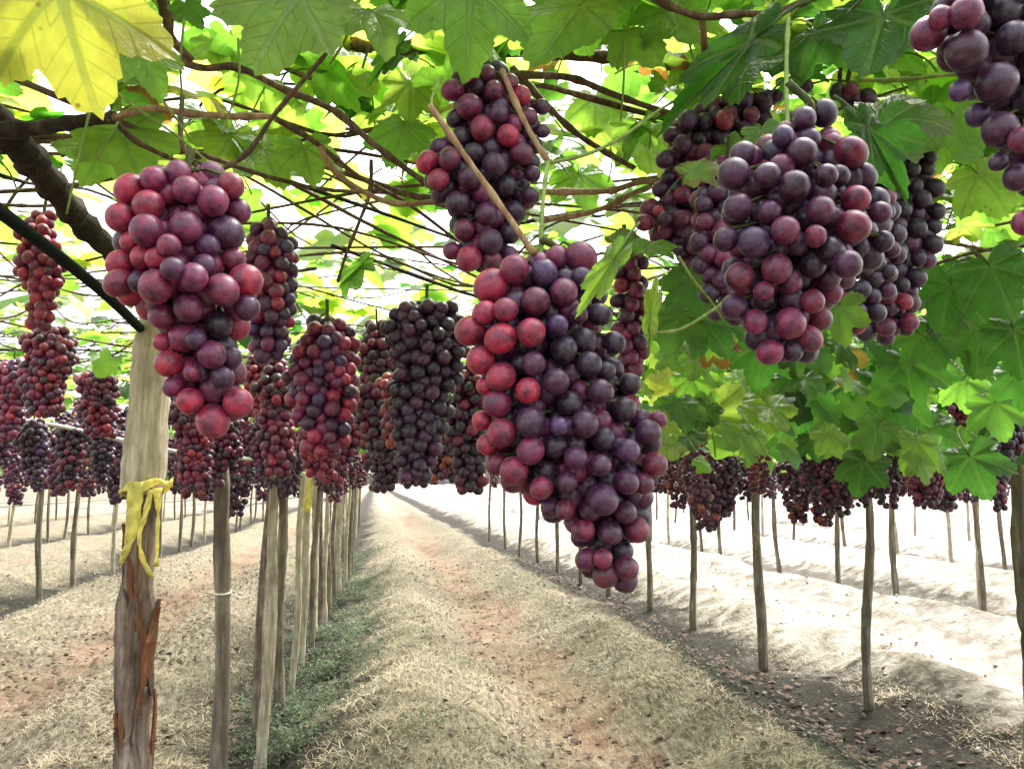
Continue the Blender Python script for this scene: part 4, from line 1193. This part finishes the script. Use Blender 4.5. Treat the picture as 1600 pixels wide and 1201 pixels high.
pc("R0", [(856, 255, .73), (920, 240, .76), (975, 212, .8), (1030, 172, .83), (1100, 132, .84), (1170, 86, .83), (1232, 28, .8), (1270, -20, .8)], .0022, .0018, M_SHOOT)
pc("R0", [(1232, 28, .70), (1229, 90, .66), (1229, 150, .62), (1232, 200, .60)], .0023, .0020, M_SHOOT)
pc("R0", [(845, 300, 1.05), (900, 300, 1.06), (955, 298, 1.08), (1000, 285, 1.1), (1060, 280, 1.14)], .0055, .0045, M_CANE_TAN)
pc("R0", [(850, 345, 1.1), (930, 330, 1.1), (990, 302, 1.1), (1040, 284, 1.12)], .0048, .0038, M_CANE_TAN)
pc("R0", [(1000, -20, .85), (1040, 6, .84), (1095, 26, .83), (1150, 22, .82), (1205, 20, .8), (1262, 2, .8)], .0052, .0042, M_CANE)
pc("R0", [(1096, 24, .83), (1100, 60, .85), (1100, 82, .88)], .0046, .004, M_CANE_TAN)
pc("R0", [(1340, 126, .82), (1410, 124, .8), (1490, 116, .76), (1560, 110, .7)], .0028, .0024, M_SHOOT)
pc("R0", [(1315, 20, .95), (1320, 70, .95), (1312, 120, .97), (1318, 170, 1.0)], .004, .003, M_CANE)
pc("R0", [(1000, 495, .75), (1020, 518, .75), (1060, 515, .76), (1105, 490, .77), (1160, 450, .8)], .0020, .0016, M_SHOOT)
pc("R0", [(1060, 400, .78), (1085, 440, .78), (1110, 470, .8), (1130, 500, .82)], .0018, .0014, M_SHOOT)
pc("R1", [(1180, 655, 1.9), (1230, 675, 1.9), (1290, 700, 1.9), (1320, 712, 1.9)], .003, .002, M_SHOOT)
# thin hanging petioles and tendrils
for (key, pts) in (("L0", [(140, 175, .9), (120, 260, .9), (104, 335, .92)]), ("L0", [(185, 190, 1.0), (150, 250, 1.0)]), ("L0", [(160, 125, .9), (215, 170, .9), (280, 215, .92), (335, 262, .92)]),
                   ("L0", [(210, 110, .95), (260, 165, .95), (300, 220, .96)]), ("L0", [(288, 30, .9), (282, 100, .92), (286, 170, .96)]), ("L0", [(560, 0, .8), (540, 60, .82), (515, 100, .84)]),
                   ("R0", [(975, 60, .9), (975, 120, .9), (970, 190, .92)]), ("R0", [(1075, 60, .9), (1090, 120, .9), (1100, 170, .9)]), ("L0", [(372, 60, 1.0), (372, 130, 1.0), (345, 215, 1.02)]),
                   ("R0", [(690, 120, .8), (676, 150, .78), (674, 175, .72)]), ("R0", [(760, 85, .9), (778, 110, .85), (790, 125, .8)])):
    pc(key, pts, .0016, .0012, M_SHOOT, "tendril", nodes=False, sides=5)
# forked head of the right row trunk
pc("R1", [(1188, 735, 6.4), (1200, 712, 6.4), (1216, 690, 6.4), (1240, 660, 6.4)], .022, .016, M_POST_GREY)
pc("R1", [(1186, 742, 6.4), (1172, 715, 6.4), (1162, 690, 6.4)], .02, .014, M_POST_GREY)

# canes that lie in the canopy farther off
def random_canes():
    for k in range(300):
        Y = 1.25 + 8.5 * rng.random() ** 1.25
        x = rng.uniform(-Y * .55 - .2, Y * .75 + .3)
        z = CZ + rng.uniform(.46, .66)
        a = rng.choice([0.15, 0.5, -.5, 1.2, 2.6]) + rng.normal(0, .3)
        L = rng.uniform(.6, 1.7)
        c = []
        for i in range(5):
            t = i / 4 - .5
            c.append(np.array([x + L * t * math.cos(a) + rng.normal(0, .055), Y + L * t * math.sin(a) + rng.normal(0, .06), z + rng.normal(0, .04) - .05 * abs(t)]))
        if min(p[1] for p in c) < 1.05: continue
        key = pick_vine(x, Y)
        cane(key, c, rng.uniform(.0022, .0060), .0022, M_CANE if rng.random() < .75 else M_BARK, sides=6, per=5)
def pick_vine(x, y):
    if x < -2.6: return "LL" if y > 2.5 else "L0"
    if x > 4.8: return "RR" if y > 3 else "R0"
    if x < .9: return "L0" if y < 3.2 else "L1" if y < 6.8 else "L2"
    return "R0" if y < 4.0 else "R1" if y < 7.8 else "R2"
random_canes()

# explicit leaves: pixel, Y, width in pixels, image direction of the tip, tilt away from the viewer, tint, dryness
def view_leaf(px, py, Y, wpx, tipdeg, tilt, tint, age=0.0, key="R0", roll=0.0, mesh=None):
    root, base, _ = VINES[key]
    pos = P(px, py, Y)
    v = CAM - pos; v /= np.linalg.norm(v)
    right = CR[:, 0]; up = CR[:, 1]
    a = R(tipdeg)
    tip = math.cos(a) * right + math.sin(a) * up
    side = np.cross(tip, v)
    n = math.cos(R(tilt)) * v + math.sin(R(tilt)) * up + math.sin(R(roll)) * side
    fr = leaf_frames(n[None], tip[None])[0]
    size = wpx * Y / F / 1.62
    cpos = pos - fr[:, 1] * size * .35
    leaf_object(root, base, cpos, fr, size, tint, age, mesh)

EXPL = [
    (110, 45, .62, 300, -75, 20, .97, .25, "L0", 10), (30, 20, .66, 200, -130, 60, .7, .0, "L0", 0), (225, 95, .85, 130, -60, 45, .55, .0, "L0", 0),
    (440, 25, .74, 250, -112, 40, .60, .1, "L0", 10), (590, 30, .80, 150, -80, 55, .62, 0, "L0", 0), (735, 15, .78, 230, -92, 35, .56, 0, "R0", -8),
    (880, 40, .86, 260, -110, 45, .52, 0, "R0", 12), (1000, 60, .92, 150, -60, 50, .58, 0, "R0", 0), (615, 95, .85, 90, -140, 70, .35, 0, "L0", 40),
    (1130, 112, .84, 210, 215, 62, .28, 0, "R0", 30), (1060, 30, .9, 170, -70, 50, .55, 0, "R0", 0), (1370, 55, .78, 260, -100, 45, .22, 0, "R0", 0),
    (1290, 60, .86, 180, -60, 50, .25, 0, "R0", 10), (1210, 60, .95, 190, -90, 35, .30, 0, "R0", 0), (1375, 235, .74, 170, -62, 35, .26, 0, "R0", 40), (1410, 185, .8, 200, -20, 50, .34, .2, "R0", 10),
    (1500, 200, .9, 170, -75, 40, .5, 0, "R0", 0), (1545, 290, 1.0, 150, -60, 30, .62, 0, "R0", 0), (1470, 230, 1.0, 120, -110, 30, .55, 0, "R0", 0),
    (1098, 262, .74, 95, 20, 45, .55, .5, "R0", 0), (1155, 235, .86, 90, -45, 40, .45, 0, "R0", 0), (1195, 215, .72, 90, -80, 40, .42, 0, "R0", 0),
    (1312, 498, .78, 105, -85, 20, .40, .15, "R0", 25), (938, 436, .56, 175, 235, 10, .62, 0, "R0", 0, FOLDED), (1020, 472, .7, 120, 82, 10, .75, 0, "R0", 0, FOLDED), (603, 95, .85, 130, -130, 20, .35, 0, "L0", 0, FOLDED), (552, 425, 1.5, 90, 225, 10, .5, 0, "L0", 0, FOLDED),
    (1120, 112, .8, 330, 218, 20, .25, 0, "R0", 0, FOLDED), (1378, 235, .7, 235, -62, 20, .22, 0, "R0", 0, FOLDED),
    (1090, 455, .95, 130, -70, 30, .32, 0, "R0", 0), (1055, 510, 1.0, 120, -110, 35, .36, 0, "R0", 0), (1115, 520, 1.0, 110, -60, 40, .28, 0, "R0", 0),
    (985, 375, 1.0, 90, 10, 50, .40, .6, "R0", 0), (1030, 385, .9, 100, 20, 60, .5, 0, "R0", 0),
    (1345, 740, 1.70, 100, -100, 15, .25, 0, "R1", 10), (1525, 735, 1.6, 125, -65, 20, .22, 0, "R1", 10), (1450, 690, 1.8, 110, -80, 20, .2, 0, "R1", 0),
    (1052, 590, 1.55, 105, 100, 20, .92, 0, "R1", 0), (1105, 620, 1.5, 130, 95, 20, .80, 0, "R1", 0), (1150, 650, 1.5, 110, -80, 30, .62, 0, "R1", 0), (1195, 620, 1.55, 120, 60, 30, .66, 0, "R1", 0),
    (1075, 645, 1.7, 80, -100, 20, .5, 0, "R1", 0), (1250, 630, 1.75, 140, -95, 15, .22, 0, "R1", 0), (1375, 640, 1.75, 170, -90, 15, .18, 0, "R1", 10), (1300, 670, 1.8, 100, -70, 30, .35, 0, "R1", 0),
    (1420, 590, 1.6, 140, -80, 20, .24, 0, "R1", 0), (1310, 570, 1.7, 110, -60, 20, .6, .9, "R1", 0), (1280, 560, 1.7, 100, -120, 20, .38, 0, "R1", 0), (1480, 470, 1.3, 150, -100, 30, .26, 0, "R0", 0),
    (1560, 440, 1.2, 160, -70, 30, .28, 0, "R0", 0), (1530, 540, 1.4, 150, -90, 20, .3, 0, "R0", 0), (1590, 540, 1.3, 140, -80, 20, .22, 0, "R0", 0), (1450, 540, 1.4, 120, -60, 20, .3, 0, "R0", 0),
    (200, 235, 1.15, 170, -70, 35, .60, 0, "L0", 0), (150, 250, 1.2, 130, -110, 35, .55, 0, "L0", 0), (640, 150, 1.1, 110, -90, 35, .78, 0, "L0", 0), (625, 215, 1.1, 130, -100, 40, .5, 0, "L0", 0),
    (560, 110, 1.2, 120, -60, 50, .8, 0, "L0", 0), (930, 170, 1.2, 120, -90, 40, .6, 0, "R0", 0), (1010, 230, 1.2, 130, -80, 40, .62, 0, "R0", 0), (960, 190, 1.3, 110, -40, 40, .7, 0, "R0", 0),
    (910, 290, 1.3, 120, -80, 40, .5, 0, "R0", 0), (420, 250, 1.3, 130, -70, 45, .6, 0, "L0", 0), (350, 225, 1.3, 120, -110, 40, .72, 0, "L0", 0), (480, 250, 1.25, 120, -80, 40, .62, 0, "L0", 0),
    (548, 430, 1.5, 80, 250, 50, .42, 0, "L0", 50), (300, 20, 1.0, 70, -60, 40, .35, 0, "L0", 0), (340, 80, 1.2, 90, -80, 40, .7, 0, "L0", 0), (1560, 650, 1.8, 110, -80, 20, .35, 0, "R1", 0),
    (1600, 600, 1.7, 120, -80, 20, .25, 0, "R1", 0), (1510, 610, 1.9, 100, -80, 20, .4, 0, "R1", 0), (1190, 560, 1.4, 130, -100, 20, .25, 0, "R0", 0), (1240, 590, 1.6, 120, -80, 20, .2, 0, "R0", 0),
]
for e in EXPL:
    view_leaf(*e)

def canopy():
    POS, NRM, TIP, SZ, TNT, KEY = [], [], [], [], [], []
    def emit(p, n, t, s, c, key):
        POS.append(p); NRM.append(n); TIP.append(t); SZ.append(s); TNT.append(c); KEY.append(key)
    # overhead layer, near part
    n_try = 30000
    for k in range(n_try):
        Y = .75 + 11.5 * rng.random() ** 1.15
        x = rng.uniform(-Y * .62 - .5, Y * .86 + .6)
        if k % 6 == 0:      # the canopy goes on unseen behind the camera, added to cut frontal light
            Y = rng.uniform(-4.5, .75); x = rng.uniform(-4, 5)
        row_d = near_row(x)
        d = .46 + .26 * math.exp(-(row_d / .6) ** 2) + .75 * fbm(x, Y, .9, 14)
        if x < -.4: d -= .20
        if x > 3.3: d = .16 + .5 * math.exp(-(row_d / .5) ** 2)
        if .6 < x < 3.3 and Y > 1: d += .25
        if Y < 2.6: d *= .46
        if x < .6 and Y < 6: d -= .02
        if rng.random() > d: continue
        z = CZ + rng.uniform(.50, .74) + .06 * fbm(x, Y, 1.1, 15)
        if Y < 1.1: z += .06
        p = np.array([x, Y, z])
        emit(p, np.array([rng.normal(0, .38), rng.normal(-.1, .38), 1.0]), rng.normal(0, 1, 3) * np.array([1, 1, .2]) + np.array([0, 0, -.15]),
             rng.uniform(.050, .082), np.clip(rng.normal(.62 if x < .3 else .52, .2), .05, 1), pick_vine(x, Y))
    # leaves that droop below the layer along the rows
    for k in range(2600):
        Y = 2.2 + 10 * rng.random() ** 1.2
        row = [-4.0, -0.55, 2.9, 6.35][rng.choice(4, p=[.2, .15, .45, .2])]
        x = row + rng.normal(0, .45)
        low = .12 if row > 1 else .22
        z = CZ + low + abs(rng.normal(0, .22))
        if row < 1 and rng.random() < .5: continue
        if z > CZ + .7: continue
        emit(np.array([x, Y, z]), np.array([rng.normal(0, .6), rng.normal(-.8, .4), rng.uniform(.1, .8)]), np.array([rng.normal(0, .4), rng.normal(0, .2), -1]),
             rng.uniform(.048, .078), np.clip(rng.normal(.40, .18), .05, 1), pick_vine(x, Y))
    # dark leaves low behind the left bunches
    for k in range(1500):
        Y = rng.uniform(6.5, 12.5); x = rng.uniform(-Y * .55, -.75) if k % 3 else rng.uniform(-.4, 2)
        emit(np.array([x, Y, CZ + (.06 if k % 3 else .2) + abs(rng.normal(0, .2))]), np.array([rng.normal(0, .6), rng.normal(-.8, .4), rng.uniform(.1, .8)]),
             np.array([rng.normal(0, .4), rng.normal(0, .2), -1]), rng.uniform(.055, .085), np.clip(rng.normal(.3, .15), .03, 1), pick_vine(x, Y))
    # the thick hanging fringe at right
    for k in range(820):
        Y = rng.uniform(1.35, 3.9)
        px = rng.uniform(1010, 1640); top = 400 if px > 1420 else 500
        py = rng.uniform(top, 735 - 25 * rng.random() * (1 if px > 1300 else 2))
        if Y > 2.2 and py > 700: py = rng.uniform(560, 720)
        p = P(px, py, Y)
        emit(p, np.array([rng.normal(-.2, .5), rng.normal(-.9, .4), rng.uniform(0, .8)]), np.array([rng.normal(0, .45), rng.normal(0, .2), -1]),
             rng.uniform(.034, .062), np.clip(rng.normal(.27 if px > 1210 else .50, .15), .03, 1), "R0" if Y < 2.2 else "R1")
    POS = np.array(POS); SZ = np.array(SZ); TNT = np.array(TNT); FR = leaf_frames(np.array(NRM), np.array(TIP))
    px, py, z = pix(POS)
    ok = np.ones(len(POS), bool)
    for (l, t, r, b, Y) in NEAR_BOXES:
        m = 18
        ok &= ~((px > l - m) & (px < r + m) & (py > t - m) & (py < b + m) & (POS[:, 1] < Y + .06))
    # keep the sight line along the track clear of stray leaves close by
    ok &= ~((POS[:, 1] < 1.1) & (py > 120) & (py < 1000) & (px > 0) & (px < 1000))
    ok &= (z > .3) | (z < -.2)
    inview = (px > -60) & (px < 1660) & (py > -60) & (py < 1260)
    KEY = np.array(KEY)
    for key, (root, base, _) in VINES.items():
        sel = np.where(ok & (KEY == key))[0]
        if not len(sel): continue
        score = np.where(inview[sel], SZ[sel] / np.maximum(z[sel], .1), 0)
        order = sel[np.argsort(-score)]
        n_expl = sum(1 for e in EXPL if e[8] == key)
        cap = {"L0": 270, "R0": 270, "R1": 270, "L1": 200, "LL": 150, "RR": 120, "L2": 90, "R2": 90}[key] - n_expl
        big = [i for i in order[:cap] if inview[i]]
        for i in big:
            leaf_object(root, base, POS[i], FR[i], SZ[i], TNT[i], 1.0 if rng.random() < .03 else rng.uniform(0, .15))
        rest = np.setdiff1d(sel, np.array(big, dtype=int))
        joined_leaves("foliage", POS[rest], FR[rest], SZ[rest], TNT[rest], 18, root, base)
canopy()

def far_canopy():
    m = 30000
    Y = 11 + 28 * rng.random(m) ** 1.1
    x = rng.uniform(-1, 1, m) * 0 + rng.uniform(-18, 24, m)
    z = CZ + .48 + np.abs(rng.normal(0, .16, m)) - np.where(rng.random(m) < .22, .22, 0)
    keep = (np.abs(x - .03 * Y) < Y * .95)
    keep &= ~((x > 3.4) & (rng.random(m) < .62))
    x, Y, z = x[keep], Y[keep], z[keep]; m = len(x)
    nrm = np.stack([rng.normal(0, .5, m), rng.normal(-.4, .5, m), np.ones(m)], 1)
    tip = rng.normal(0, 1, (m, 3)) * np.array([1, 1, .3])
    size = rng.uniform(.08, .14, m)
    tint = np.clip(rng.normal(.5, .2, m), 0, 1)
    o = joined_leaves("distant_canopy", np.stack([x, Y, z], 1), leaf_frames(nrm, tip), size, tint, 9, None, np.zeros(3))
    tag(o, "far vine canopy reading as one leafy mass over the rows", None, None, "stuff")
    # side wings beyond the individual vines
    m = 7000
    s = rng.random(m) < .5
    Y = rng.uniform(2, 12, m); x = np.where(s, rng.uniform(-12, -4.5, m), rng.uniform(6.8, 14, m))
    keep = np.where(s, True, rng.random(m) < .5); x, Y = x[keep], Y[keep]; m = len(x)
    z = CZ + rng.uniform(.48, .76, m)
    nrm = np.stack([rng.normal(0, .4, m), rng.normal(0, .4, m), np.ones(m)], 1)
    o = joined_leaves("side_foliage", np.stack([x, Y, z], 1), leaf_frames(nrm, rng.normal(0, 1, (m, 3)) * np.array([1, 1, .2])), rng.uniform(.07, .11, m), np.clip(rng.normal(.5, .18, m), 0, 1), 9, None, np.zeros(3))
    tag(o, "leafy canopy over the outer rows to either side", None, None, "stuff")
far_canopy()
print("objects", len(scene.objects))
